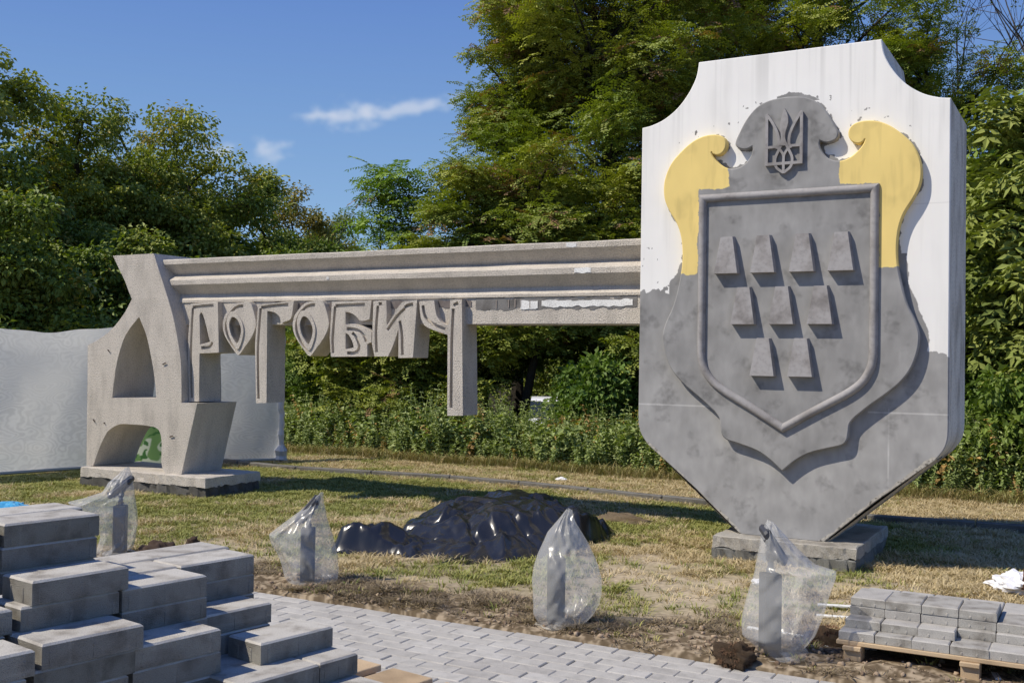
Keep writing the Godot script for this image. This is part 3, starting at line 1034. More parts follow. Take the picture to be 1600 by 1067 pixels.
func block_mesh(l: float, w: float, h: float, sd: int, bev: float, side: Material, top: Material) -> ArrayMesh:
	# a pressed concrete block: worn chamfered top, rough sides with spacer ribs
	var whole := begin()
	extrude(whole, pv([-w * 0.5, -l * 0.5, w * 0.5, -l * 0.5, w * 0.5, l * 0.5, -w * 0.5, l * 0.5]), -h * 0.5, h * 0.5, bev)
	var turned := Basis(Vector3.RIGHT, Vector3.FORWARD, Vector3.UP)
	var st := begin()
	var tp := begin()
	var f := done(whole).get_faces()
	for i in range(0, f.size(), 3):
		var up := minf(f[i].z, minf(f[i + 1].z, f[i + 2].z)) > h * 0.5 - bev - 0.001
		for k in 3:
			if up:
				tp.add_vertex(turned * f[i + k])
			else:
				st.add_vertex(turned * f[i + k])
	var r := RandomNumberGenerator.new()
	r.seed = sd
	for s in [-1.0, 1.0]:
		for z in [-0.42, -0.02, 0.42]:
			add_box(st, Transform3D(Basis(), Vector3(s * w * 0.5, -0.012, z * l + r.randf_range(-0.01, 0.01))), Vector3(0.005, h - 0.03, 0.011), 0.002)
		for x in [-0.2, 0.2]:
			add_box(st, Transform3D(Basis(), Vector3(x * w, -0.012, s * l * 0.5)), Vector3(0.010, h - 0.03, 0.005), 0.002)
	var m := done(st)
	tp.generate_normals()
	m = tp.commit(m)
	m.surface_set_material(0, side)
	m.surface_set_material(1, top)
	return m

func build_left_stack() -> void:
	var h := 0.08
	var y0 := 0.14
	var meshes := []
	var k := 0
	for p in [[M.block, M.block_top], [M.block_b, M.block_top_b], [M.block_c, M.block_top], [M.block, M.block_top_b]]:
		meshes.append(block_mesh(0.354 - 0.001 * k, 0.196 - 0.0005 * k, 0.079, k, 0.007, p[0], p[1]))
		k += 1
	var half := block_mesh(0.192, 0.194, 0.079, 9, 0.007, M.block, M.block_top)
	var words := ["bottom", "second", "third", "fourth", "fifth", "sixth", "seventh", "eighth", "ninth", "topmost"]
	var rown := ["rear", "second", "middle", "fourth", "front", "foremost"]
	var basis := Basis(SV, Vector3.UP, -SU)
	# row, u of the right end, top level, lowest level worth building, name of the column
	var cols := [
		[0, 0.19, -0.66, 10, 9, "far left"], [0, 0.19, -0.275, 10, 8, "left"], [0, 0.19, 0.085, 7, 6, "middle"], [0, 0.19, 0.412, 7, 6, "right"],
		[1, 0.39, -0.70, 10, 8, "far left"], [1, 0.39, -0.325, 10, 8, "left"], [1, 0.395, 0.012, 7, 6, "middle"], [1, 0.405, 0.372, 7, 1, "right"],
		[2, 0.61, -0.757, 7, 6, "far left"], [2, 0.612, -0.378, 7, 5, "left"], [2, 0.612, -0.012, 7, 4, "middle"], [2, 0.597, 0.312, 5, 1, "right"],
		[3, 0.838, -0.80, 6, 3, "far left"], [3, 0.80, -0.43, 5, 1, "left"], [3, 0.786, -0.075, 5, 1, "middle"], [3, 0.79, 0.285, 3, 1, "right"],
		[4, 0.972, 0.232, 3, 1, "middle"], [5, 1.175, 0.42, 2, 1, "right"], [5, 1.175, 0.06, 2, 1, "middle"], [5, 1.17, -0.30, 1, 1, "left"]]
	var singles := [[2, 0.618, -0.345, 8, "left"], [3, 0.805, -0.405, 6, "left"], [3, 0.828, 0.43, 4, "right"]]
	for c in cols:
		for lev in range(c[4], c[3] + 1):
			var ue: float = c[2] + (rng.randf_range(-0.012, 0.012) if lev < c[3] else 0.0)
			if c[0] >= 1 and c[3] - lev == 1 and c[2] < -0.3:
				ue -= 0.018
			add_block(meshes[rng.randi() % 4], null, basis, ue - 0.178, c[1] - 0.098 + (rng.randf_range(-0.004, 0.004) if lev < c[3] else 0.0), y0 + h * (lev - 0.5), words[lev - 1], rown[c[0]], c[5])
	for c in singles:
		add_block(meshes[rng.randi() % 4], null, basis, c[2] - 0.178, c[1] - 0.098, y0 + h * (c[3] - 0.5), words[c[3] - 1], rown[c[0]], c[4] + " end")
	for lev in [1, 2, 3]:
		add_block(half, null, basis, 0.43 - 0.097, 0.972 - 0.098, y0 + h * (lev - 0.5), words[lev - 1], "front", "half-size right")
	# the pallet under it
	var t := thing("left_pallet", "new wooden pallet under the stepped foreground stack", "pallet", stack_at(0, 0, 0))
	var inv := t.position
	var planks := [[-0.05, 0.09], [0.14, 0.29], [0.407, 0.557], [0.63, 0.87], [0.95, 1.10], [1.14, 1.24]]
	for p in planks:
		var o := obj("deck_board", box_mesh(Vector3(p[1] - p[0], 0.03, 2.2), 0.003), M.wood, t)
		o.transform = Transform3D(basis, stack_at(0.98 - 1.1, (p[0] + p[1]) * 0.5, 0.124) - inv)
	for u in [0.90, 0.0, -0.95]:
		var o := obj("cross_bearer", box_mesh(Vector3(1.3, 0.085, 0.1), 0.003), M.wood, t)
		o.transform = Transform3D(basis, stack_at(u, 0.595, 0.0655) - inv)

func add_block(m: Mesh, mat: Material, basis: Basis, u: float, v: float, y: float, layer: String, row: String, col: String) -> void:
	var b := obj("paving_block", m, mat)
	b.transform = Transform3D(basis * Basis.from_euler(Vector3(0, rng.randf_range(-0.012, 0.012), 0)), stack_at(u, v, y))
	tag(b, "grey concrete block, %s layer, %s row, %s column, stepped foreground stack" % [layer, row, col], "block", "concrete blocks stepped up on the left pallet")

func build_right_stack() -> void:
	var h := 0.045
	var px := 0.1755
	var y0 := 0.13
	var words := ["bottom", "second", "third", "top"]
	var coln := ["leftmost", "second", "third", "fourth", "fifth", "sixth", "rightmost"]
	var meshes := [block_mesh(0.262, 0.1725, h - 0.001, 4, 0.005, M.block_light, M.block_light), block_mesh(0.262, 0.172, h - 0.001, 5, 0.005, M.paver_c, M.paver), block_mesh(0.261, 0.1725, h - 0.001, 6, 0.005, M.block_light, M.paver_c)]
	for lev in 4:
		for row in 3:
			for c in 7:
				var zf: float = [-5.60, -5.685, -5.80, -5.80][lev] - row * 0.266
				if row == 0 and lev == 1 and c > 2:
					zf = -5.77
				if lev == 3 and (c > 3 or row > 0):
					continue
				if row == 2 and lev == 2:
					continue
				var x0: float = [-1.180, -1.165, -1.165, -1.163][lev]
				var b := obj("small_paving_block", meshes[rng.randi() % 3], null)
				b.position = Vector3(x0 + px * (c + 0.5) + rng.randf_range(-0.002, 0.002), y0 + h * (lev + 0.5), zf - 0.131 + rng.randf_range(-0.003, 0.003))
				b.rotation.y = rng.randf_range(-0.012, 0.012)
				tag(b, "pale grey paver, %s layer, %s column, %s row of right pallet" % [words[lev], coln[c], ["front", "middle", "back"][row]], "paver", "pale grey pavers stacked on the right pallet")
	var t := thing("right_pallet", "weathered wooden pallet under the low paver stack", "pallet", Vector3(-0.58, 0, -6.0))
	for k in 6:
		obj("deck_board", box_mesh(Vector3(1.26, 0.022, 0.10), 0.003), M.wood, t).position = Vector3(0.02, 0.118, 0.36 - k * 0.15)
	for k in 3:
		var x: float = [-0.53, 0.02, 0.55][k]
		obj("bearer", box_mesh(Vector3(0.09, 0.022, 0.9), 0.003), M.wood, t).position = Vector3(x, 0.0955, -0.02)
		for j in 3:
			obj("spacer_block", box_mesh(Vector3(0.085, 0.085, 0.1), 0.003), M.wood, t).position = Vector3(x, 0.0415, 0.36 - j * 0.4)

func build_curb() -> void:
	# weathered kerb stones set flush in the lawn behind the monument
	var t := thing("garden_kerb", "narrow weathered concrete kerb running behind the monument", "kerb")
	var line := spline(pv([-16.5, -11.6, -13.5, -11.35, -10.69, -11.15, -9.36, -11.05, -7.14, -11.35, -5.99, -11.3, -4.68, -11.1, -3.67, -10.93, -2.02, -10.80, -0.71, -10.95, 1.0, -11.05, 3.5, -11.1]), 8)
	var acc := 0.0
	var a := line[0]
	for i in range(1, line.size()):
		acc += line[i].distance_to(line[i - 1])
		if acc > 0.95:
			var b := line[i]
			var d := b - a
			var o := obj("kerb_stone", box_mesh(Vector3(d.length() - 0.012, 0.16, 0.085), 0.01), M.curb, t)
			o.position = Vector3((a.x + b.x) * 0.5, -0.012 + rng.randf_range(-0.006, 0.006), (a.y + b.y) * 0.5)
			o.rotation = Vector3(rng.randf_range(-0.02, 0.02), -atan2(d.y, d.x), 0)
			a = b
			acc = 0.0

# ------------------------------------------------------------------ wrapped lamps

const CR := Vector3(0.874, 0, -0.485)    # sideways as the lamp row is met from the pavement
const CF := Vector3(-0.485, 0, -0.874)

func film_bag(rows: Array, cx: float, ppm: float, base_y: float, flat: float, sd: int) -> ArrayMesh:
	# a flat plastic bag pulled over a post. rows: height line, left edge, right edge, as measured; turned into metres about cx
	var prof := []
	for r in rows:
		prof.append([(base_y - r[0]) / ppm, (r[1] - cx) / ppm, (r[2] - cx) / ppm])
	var st := begin()
	st.set_smooth_group(0)
	var cq := RandomNumberGenerator.new()
	cq.seed = sd * 7
	var waves := []
	for e in [[4.0, 0.022], [6.5, 0.016], [9.0, 0.012], [14.0, 0.008], [21.0, 0.005]]:
		for side in 2:
			var an := cq.randf_range(-0.9, 0.9)
			waves.append([cos(an), sin(an), e[0], cq.randf(), e[1], side])
	var levels := 90
	var around := 72
	var grid := []
	for j in levels + 1:
		var f := float(j) / levels * (prof.size() - 1)
		var i := mini(int(f), prof.size() - 2)
		var g := f - i
		var pa: Array = prof[maxi(i - 1, 0)]
		var pb: Array = prof[i]
		var pc: Array = prof[i + 1]
		var pd: Array = prof[mini(i + 2, prof.size() - 1)]
		var y := lerpf(pb[0], pc[0], g)
		var l := cubic_interpolate(pb[1], pc[1], pa[1], pd[1], g) * 0.2 + lerpf(pb[1], pc[1], g) * 0.8
		var r := cubic_interpolate(pb[2], pc[2], pa[2], pd[2], g) * 0.2 + lerpf(pb[2], pc[2], g) * 0.8
		var row := []
		for k in around:
			var w := TAU * k / around
			var cxx := (l + r) * 0.5
			var hw := (r - l) * 0.5
			var thick := minf(hw, 0.19) * flat
			var fx := cos(w)
			var fz := sin(w) * (0.65 + 0.35 * absf(sin(w)))
			# crumples: taut folds that run from the top to the foot, and fine ones at the gathered foot
			var foldx := absf(n2.get_noise_3d(fx * 60.0 + sd * 40.0, y * 210.0, signf(sin(w)) * 30.0))
			var fold2 := absf(n1.get_noise_3d(fx * 90.0 + y * 150.0, sd * 70.0, signf(sin(w)) * 60.0))
			for e in waves:
				if (e[5] == 0) == (sin(w) > 0.0):
					var ph: float = fposmod((fx * hw * e[0] + y * e[1]) * e[2] + e[3] + 0.3 * foldx, 1.0)
					fold2 += e[4] * (absf(ph - 0.5) * 2.0 - 0.5) * -16.0
			var foot := smoothstep(0.22, 0.0, y)
			var crease := absf(n2.get_noise_3d((fx + y * 1.7) * 130.0, y * 60.0 + sd * 20.0, signf(sin(w)) * 80.0)) + 0.6 * absf(n1.get_noise_3d((fx - y * 2.3) * 170.0, sd * 33.0, y * 90.0))
			var dz := (0.05 * (0.4 - foldx) + 0.06 * (0.3 - fold2) + 0.022 * (0.5 - crease)) * absf(sin(w)) + foot * 0.03 * n2.get_noise_2d(w * 120.0, y * 500.0 + sd * 10.0)
			var dx := foot * 0.012 * n2.get_noise_2d(w * 150.0, y * 700.0 + sd * 31.0)
			row.append(CR * (cxx + hw * fx + dx) + CF * -(thick * fz + dz * signf(sin(w) + 0.0001)) + Vector3(0, maxf(y, 0.004), 0))
		grid.append(row)
	for j in levels:
		for k in around:
			var k2 := (k + 1) % around
			quad(st, grid[j][k], grid[j][k2], grid[j + 1][k2], grid[j + 1][k])
	return done(st)

func build_lamp(at: Vector3, post_h: float, head: float, rows: Array, cx: float, ppm: float, by: float, lab: String, blab: String, sd: int, flat := 0.8, head_x := 0.0, head_y := 0.5, head_s := 1.0) -> void:
	var t := thing("garden_floodlight", lab, "floodlight", at, 0.0, "floodlights along the pavement edge")
	var face := Basis(CR, Vector3.UP, -CF)
	var p := obj("post", box_mesh(Vector3(0.092, post_h, 0.092), 0.006), M.post, t)
	p.transform = Transform3D(face * Basis.from_euler(Vector3(0, 0.12, 0)), Vector3(0, post_h * 0.5 + 0.01, 0))
	var base := begin()
	add_tube(base, PackedVector3Array([Vector3(0, -0.03, 0), Vector3(0, 0.02, 0), Vector3(0, 0.03, 0)]), PackedFloat32Array([0.125, 0.125, 0.11]), 18, true)
	obj("foot", done(base), M.concrete_old, t)
	if head != 0.0:
		var st := begin()
		add_tube(st, PackedVector3Array([Vector3(0, post_h, 0), Vector3(0, post_h + 0.035, 0), Vector3(0, post_h + 0.04, 0), Vector3(0, post_h + 0.07, 0), Vector3(0, post_h + 0.08, 0), Vector3(0, head_y - 0.04, 0), Vector3(0, head_y - 0.015, 0)]), PackedFloat32Array([0.022, 0.022, 0.016, 0.016, 0.026, 0.026, 0.014]), 12, true)
		obj("swivel", done(st), M.lamp_head, t)
		var hd := obj("lamp_head", lamp_head_mesh(), M.lamp_head, t)
		hd.transform = Transform3D(face * Basis.from_euler(Vector3(0.15, 0, head)).scaled(Vector3(head_s, 0.9, 0.8)), Vector3(0, head_y, 0) + CR * head_x)
	var bag := obj("plastic_bag", film_bag(rows, cx, ppm, by, flat, sd), M.film)
	bag.position = at
	tag(bag, blab, "plastic bag", "clear bags pulled over the floodlights")

func lamp_head_mesh() -> ArrayMesh:
	# a shallow rounded floodlight casing with a glass and a bracket
	var st := begin()
	add_box(st, Transform3D(), Vector3(0.25, 0.05, 0.15), 0.014)
	add_box(st, Transform3D(Basis(), Vector3(0, 0.028, 0)), Vector3(0.225, 0.012, 0.125), 0.004)
	for k in 6:
		add_box(st, Transform3D(Basis(), Vector3(-0.08 + k * 0.032, -0.03, 0)), Vector3(0.006, 0.018, 0.12))
	add_box(st, Transform3D(Basis(), Vector3(0, -0.035, 0)), Vector3(0.035, 0.03, 0.05), 0.004)
	return done(st)

func build_lamps() -> void:
	build_lamp(Vector3(-1.497, 0, -5.47), 0.44, -0.87, [[80, 478, 500], [140, 440, 560], [250, 425, 665], [350, 408, 775], [385, 403, 900], [440, 390, 893], [570, 350, 850], [690, 322, 810], [790, 325, 770], [850, 400, 715], [900, 440, 735], [950, 530, 730], [965, 560, 700]], 497, 1210, 950, "dark floodlight on a square post nearest the right pallet", "clear bag over the floodlight nearest the right pallet", 4, 0.85, 0.012, 0.595, 0.72)
	build_lamp(Vector3(-2.735, 0, -5.49), 0.395, 0.0, [[95, 385, 428], [150, 343, 438], [200, 300, 462], [260, 250, 502], [330, 220, 545], [420, 180, 590], [500, 155, 625], [600, 140, 650], [700, 148, 650], [780, 150, 635], [850, 155, 590], [900, 180, 540], [950, 215, 460], [965, 240, 440]], 318, 1276, 955, "headless dark square lamp post in front of the tarpaulin", "clear bag with a pointed top over the headless lamp post", 7, 0.9)
	build_lamp(Vector3(-4.64, 0, -5.60), 0.375, 0.84, [[238, 560, 573], [290, 505, 577], [340, 450, 590], [390, 385, 600], [440, 320, 615], [500, 245, 638], [560, 262, 655], [620, 300, 668], [700, 335, 677], [760, 350, 672], [800, 390, 655], [825, 420, 630]], 487, 925, 812, "dark floodlight on a square post left of the tarpaulin", "clear bag over the floodlight left of the tarpaulin", 11, 0.85, -0.005, 0.50, 0.85)
	build_lamp(Vector3(-6.505, 0, -5.66), 0.37, 0.64, [[85, 660, 690], [150, 600, 718], [230, 505, 735], [330, 440, 747], [395, 250, 755], [430, 110, 765], [500, 215, 775], [560, 330, 780], [650, 400, 785], [750, 432, 772], [850, 420, 752], [920, 392, 705], [960, 385, 690]], 620, 1290, 945, "dark floodlight on a square post beside the foreground blocks", "clear bag with a long loose corner beside the foreground blocks", 15, 0.85, 0.0, 0.515, 0.82)

# ------------------------------------------------------------------ tarpaulin, litter, soil

func build_tarp() -> void:
	var edge := spline(pv([-1.36, 8.28, -1.05, 8.22, -0.80, 8.15, -0.52, 7.87, -0.20, 7.98, 0.10, 8.12, 0.34, 8.30, 0.60, 8.75, 0.95, 9.42, 0.80, 9.80, 0.40, 10.0, -0.10, 10.05, -0.60, 9.85, -0.92, 9.35, -0.98, 8.82, -1.22, 8.62, -1.38, 8.5]), 16, true)
	var q := RandomNumberGenerator.new()
	q.seed = 41
	var base := func(p: Vector2) -> float:
		# a low heap, steep at the front, and a flat tail on the left
		var main := exp(-pow(Vector2((p.x + 0.02) / 0.86, (p.y - 9.15) / 0.88).length(), 4.0)) * 0.30
		var tail := exp(-pow(Vector2((p.x + 1.0) / 0.5, (p.y - 8.45) / 0.27).length(), 3.0)) * 0.10
		return maxf(main, tail)
	# folds: long cusped ridges that mostly run down the heap, then many small ones
	var folds := []
	for k in 420:
		var big := k < 120
		var p := Vector2(q.randf_range(-1.3, 0.95), q.randf_range(7.9, 10.0))
		if k % 9 == 0:
			p = Vector2(q.randf_range(-1.3, -0.75), q.randf_range(8.3, 8.6))
		var down := (p - Vector2(0.0, 9.25)).angle()
		var an := down + q.randfn(0.0, 0.45) if q.randf() < 0.6 else q.randf_range(0.0, PI)
		if p.x < -0.8:
			an = q.randfn(0.15, 0.3)
		var ln := q.randf_range(0.22, 0.6) if big else q.randf_range(0.08, 0.25)
		var am := q.randf_range(0.03, 0.075) if big else q.randf_range(0.010, 0.028)
		if q.randf() < 0.42:
			am *= -0.8
		folds.append([p, Vector2(cos(an), sin(an)), ln, am, q.randf_range(0.028, 0.06) if big else q.randf_range(0.013, 0.028), q.randf_range(0.5, 1.6)])
	var waves := []
	for e in [[2.3, 0.022], [3.1, 0.018], [4.3, 0.014], [6.1, 0.010], [8.7, 0.0065], [12.5, 0.004]]:
		var an := q.randf_range(0, TAU)
		waves.append([cos(an), sin(an), e[0], q.randf(), e[1]])
	var height := func(p: Vector2) -> float:
		var b: float = base.call(p)
		var w := p + Vector2(n1.get_noise_2d(p.x * 140.0, p.y * 140.0), n1.get_noise_2d(p.x * 140.0 + 60.0, p.y * 140.0)) * 0.10
		var up := 0.0
		for f in folds:
			var r: Vector2 = w - f[0]
			var al: float = r.dot(f[1]) / f[2]
			if absf(al) > 1.0:
				continue
			var ac: float = r.cross(f[1]) / f[4]
			# one flank steeper than the other, as a fold that leans
			up += f[3] * exp(-absf(ac) * (f[5] if ac > 0.0 else 1.0)) * (1.0 - al * al)
		for e in waves:
			up += e[4] * (absf(fposmod((w.x * e[0] + w.y * e[1]) * e[2] + e[3], 1.0) - 0.5) * 2.0 - 0.5)
		var near := poly_distance(p, edge)
		var top := b + up * (0.5 + 2.6 * minf(b, 0.22))
		top = minf(top, 0.33 + 0.3 * (top - 0.33))
		return maxf(0.005, top * smoothstep(-0.02, 0.10, near) + 0.004)
	var p2 := PackedVector2Array()
	var h2 := PackedFloat32Array()
	for e in edge:
		p2.append(e + Vector2(n2.get_noise_2d(e.x * 400.0, e.y * 400.0), n2.get_noise_2d(e.y * 400.0, e.x * 400.0)) * 0.06)
		h2.append(0.004 + 0.03 * maxf(0.0, n1.get_noise_2d(e.x * 300.0, e.y * 300.0)))
	for i in 125:
		for j in 114:
			var p := Vector2(-1.42 + i * 0.0195 + (0.0098 if j % 2 else 0.0), 7.86 + j * 0.0195) + Vector2(q.randf_range(-0.003, 0.003), q.randf_range(-0.003, 0.003))
			if Geometry2D.is_point_in_polygon(p, edge):
				p2.append(p)
				h2.append(height.call(p))
	var st := begin()
	st.set_smooth_group(0)
	var t2 := Geometry2D.triangulate_delaunay(p2)
	for t in range(0, t2.size(), 3):
		var mid := (p2[t2[t]] + p2[t2[t + 1]] + p2[t2[t + 2]]) / 3.0
		if not Geometry2D.is_point_in_polygon(mid, edge):
			continue
		var v := []
		for k in 3:
			var i := t2[t + k]
			v.append(CR * p2[i].x + CF * p2[i].y + Vector3(0, h2[i], 0))
		if (v[1] - v[0]).cross(v[2] - v[0]).y > 0:
			tri(st, v[0], v[2], v[1])
		else:
			tri(st, v[0], v[1], v[2])
	tag(obj("black_tarpaulin", done(st), M.tarp), "crumpled glossy black plastic tarpaulin heaped on the grass", "tarpaulin")

func lump(r: Vector3, amp: float, sd: int, seg := 18) -> ArrayMesh:
	# an uneven clod
	var st := begin()
	st.set_smooth_group(0)
	var g := []
	for j in seg / 2 + 1:
		var row := []
		for i in seg:
			var d := Vector3(sin(PI * j / (seg / 2)) * cos(TAU * i / seg), cos(PI * j / (seg / 2)), sin(PI * j / (seg / 2)) * sin(TAU * i / seg))
			var e := 1.0 + amp * (n1.get_noise_3d(d.x * 110.0 + sd * 50.0, d.y * 110.0, d.z * 110.0) + 0.7 * n2.get_noise_3d(d.x * 190.0, d.y * 190.0 + sd * 30.0, d.z * 190.0))
			row.append(d * r * e)
		g.append(row)
	for j in seg / 2:
		for i in seg:
			var i2 := (i + 1) % seg
			quad(st, g[j][i2], g[j][i], g[j + 1][i], g[j + 1][i2])
	return done(st)

func build_litter() -> void:
	# clods thrown up beside the lamps
	var c := thing("root_clod", "fibrous brown clod of turf beside the right-hand wrapped floodlight", "clod", Vector3(-1.625, 0.03, -5.31))
	obj("soil", lump(Vector3(0.10, 0.075, 0.09), 0.6, 1, 36), M.soil, c)
	roots(c, 0.095, 1500, Color(0.16, 0.09, 0.05), 3)
	c = thing("root_clod", "fibrous brown clod of turf against the right pallet's corner", "clod", Vector3(-1.30, 0.02, -5.92))
	obj("soil", lump(Vector3(0.115, 0.075, 0.10), 0.42, 2, 36), M.soil, c)
	roots(c, 0.115, 1300, Color(0.15, 0.075, 0.045), 5)
	c = thing("soil_clod", "large dark clod of earth beside the left wrapped floodlight", "clod", Vector3(-6.16, 0.03, -5.73))
	obj("soil", lump(Vector3(0.15, 0.10, 0.10), 0.5, 3, 36), plain(lin(0.055, 0.035, 0.024), 1.0), c)
	tag(obj("soil_clod", lump(Vector3(0.045, 0.04, 0.04), 0.8, 4), plain(lin(0.055, 0.035, 0.024), 1.0)), "small dark clod on the lawn behind the left floodlight", "clod")
	get_node("soil_clod_001").position = Vector3(-6.35, 0.03, -6.25)
	var m := obj("earth_mound", lump(Vector3(0.24, 0.09, 0.2), 0.4, 5, 30), stone(lin(0.40, 0.31, 0.2), 6.0, 1.0, 2.0, 0.6))
	m.position = Vector3(-4.0, -0.012, -9.4)
	tag(m, "low round mound of dry earth on the grass right of the tarpaulin", "mound")
	# laths strewn about
	var laths := [[-1.77, -5.99, -1.28, -5.93, "white wooden lath running under the right floodlight's bag"], [-1.30, -5.83, -1.04, -5.88, "pale lath lying against the front of the right pallet"], [-1.56, -6.79, -1.33, -6.86, "pale lath poking out behind the right pallet's left end"], [-1.50, -6.50, -1.30, -6.55, "grey lath poking out from the right pallet's left side"], [-0.515, -5.94, -0.44, -5.66, "pale lath sticking forward from under the right pallet"]]
	for l in laths:
		var a := Vector3(l[0], 0.03, l[1])
		var b := Vector3(l[2], 0.022, l[3])
		var o := obj("wooden_lath", box_mesh(Vector3(a.distance_to(b), 0.012, 0.028), 0.002), M.lath)
		o.position = (a + b) * 0.5
		o.rotation = Vector3(0.15, -atan2(b.z - a.z, b.x - a.x), 0)
		tag(o, l[4], "lath", "laths lying about the right pallet")
	# hardboard sheet trodden into the soil
	var st := begin()
	extrude(st, pv([-1.32, 5.79, -1.03, 5.89, -0.76, 5.52, -1.05, 5.42]), 0.0, 0.008, 0.001)
	var bd := obj("hardboard_sheet", done(st), M.board)
	bd.rotation.x = -PI / 2
	bd.position.y = 0.022
	tag(bd, "thin brown hardboard sheet lying on soil before the right pallet", "board")
	# torn sack with brown paper inside
	var t := thing("torn_sack", "crumpled white plastic sack with torn brown paper at right", "sack", Vector3(-0.50, 0.05, -8.02))
	obj("plastic_sack", crumpled(Vector3(0.17, 0.07, 0.15), 21), M.sack, t)
	var pp := begin()
	var grid := []
	for i in 9:
		var row := []
		for j in 9:
			row.append(Vector3(0.03 + i * 0.03 + 0.03 * n1.get_noise_2d(i * 40.0, j * 40.0), 0.0 + j * 0.017 + 0.02 * n2.get_noise_2d(i * 50.0, j * 50.0), 0.17 - i * 0.01 + 0.03 * n1.get_noise_2d(i * 60.0 + 9.0, j * 60.0)))
		grid.append(row)
	for i in 8:
		for j in 8:
			quad(pp, grid[i][j + 1], grid[i + 1][j + 1], grid[i + 1][j], grid[i][j])
	M.card.cull_mode = BaseMaterial3D.CULL_DISABLED
	obj("brown_paper", done(pp), M.card, t)
	var bl := obj("blue_bag", crumpled(Vector3(0.30, 0.07, 0.16), 33), M.blue)
	bl.position = Vector3(-8.95, 0.045, -6.5)
	tag(bl, "crumpled bright blue plastic bag behind the foreground blocks", "bag")
	var scraps := [[-2.05, -7.25, 0.06, "pale scrap of film on the sandy grass before the shield"], [-5.95, -12.05, 0.07, "white scrap of paper on the dry grass behind the kerb"], [-7.95, -11.35, 0.03, "tiny white scrap on the kerb behind the lamps"]]
	for q in scraps:
		var s := obj("paper_scrap", crumpled(Vector3(q[2], q[2] * 0.35, q[2] * 0.7), int(q[0] * -10)), M.sack)
		s.position = Vector3(q[0], 0.03, q[1])
		tag(s, q[3], "litter")

func crumpled(r: Vector3, sd: int) -> ArrayMesh:
	var st := begin()
	var seg := 34
	var g := []
	for j in seg / 2 + 1:
		var row := []
		for i in seg:
			var d := Vector3(sin(PI * j / (seg / 2)) * cos(TAU * i / seg), cos(PI * j / (seg / 2)), sin(PI * j / (seg / 2)) * sin(TAU * i / seg))
			var e := 0.75 + 0.9 * absf(n2.get_noise_3d(d.x * 90.0 + sd * 20.0, d.y * 90.0, d.z * 90.0)) + 0.35 * absf(n1.get_noise_3d(d.x * 260.0, d.y * 260.0 + sd * 9.0, d.z * 260.0))
			row.append(d * r * e)
		g.append(row)
	for j in seg / 2:
		for i in seg:
			var i2 := (i + 1) % seg
			quad(st, g[j][i2], g[j][i], g[j + 1][i], g[j + 1][i2])
	return done(st)

func roots(t: Node3D, r: float, count: int, c: Color, sd: int) -> void:
	var st := begin()
	var q := RandomNumberGenerator.new()
	q.seed = sd
	for k in count:
		var d := Vector3(q.randf_range(-1, 1), q.randf_range(-0.2, 1), q.randf_range(-1, 1)).normalized()
		var a := d * Vector3(r, r * 0.85, r) * 0.9
		var b := a + d * q.randf_range(0.005, 0.03) + Vector3(q.randf_range(-1, 1), q.randf_range(-1, 0.4), q.randf_range(-1, 1)) * 0.02
		var s := d.cross(Vector3.UP).normalized() * 0.0015
		tri(st, a - s, b, a + s)
	var m := plain(Color(c.r, c.g, c.b).linear_to_srgb(), 1.0)
	m.cull_mode = BaseMaterial3D.CULL_DISABLED
	obj("root_fibres", done(st), m, t).set_meta("kind", "stuff")

# ------------------------------------------------------------------ ground

func cover(x: float, z: float) -> Array:
	# how much green grass, straw and bare soil, and how sandy, at a place on the lawn
	var a := n1.get_noise_2d(x * 55.0, z * 55.0)
	var b := n2.get_noise_2d(x * 130.0, z * 130.0)
	var c := n3.get_noise_2d(x * 70.0 + 50.0, z * 70.0)
	var strip_edge := -6.0 + 0.35 * a + 0.2 * b
	var dirt := smoothstep(strip_edge - 0.25, strip_edge + 0.3, z)
	var sand := smoothstep(-0.30, 0.26, c + 0.5 * b + 0.35 * smoothstep(-8.3, -7.0, z) * smoothstep(-6.5, -3.5, x) - 0.45 * smoothstep(-8.2, -9.4, z))
	sand *= 1.0 - 0.5 * smoothstep(-7.0, -9.0, x)
	var far := smoothstep(-10.7, -11.3, z)
	var green := clampf(0.42 + 0.55 * a + 0.5 * b + 0.30 * smoothstep(-5.0, -8.0, x) + 0.25 * smoothstep(-8.0, -9.5, z) - 0.45 * far - 0.4 * smoothstep(-2.0, -0.6, x), 0.0, 1.0)
	return [green * (1.0 - dirt * 0.9), dirt, sand * (1.0 - far * 0.7), far]

func ground_y(x: float, z: float) -> float:
	var y := 0.02 * n1.get_noise_2d(x * 30.0, z * 30.0) + 0.012 * n2.get_noise_2d(x * 160.0, z * 160.0)
	# rough soil by the paving edge
	var e := smoothstep(-6.2, -5.6, z) * smoothstep(-5.26, -5.34, z)
	y += e * (0.018 + 0.05 * maxf(0.0, n2.get_noise_2d(x * 210.0, z * 260.0)) + 0.018 * n3.get_noise_2d(x * 700.0, z * 700.0))
	if z > -5.28:
		y = -0.12
	var d := -0.485 * x - 0.874 * z
	y -= smoothstep(16.5, 29.0, d) * 1.0
	return y

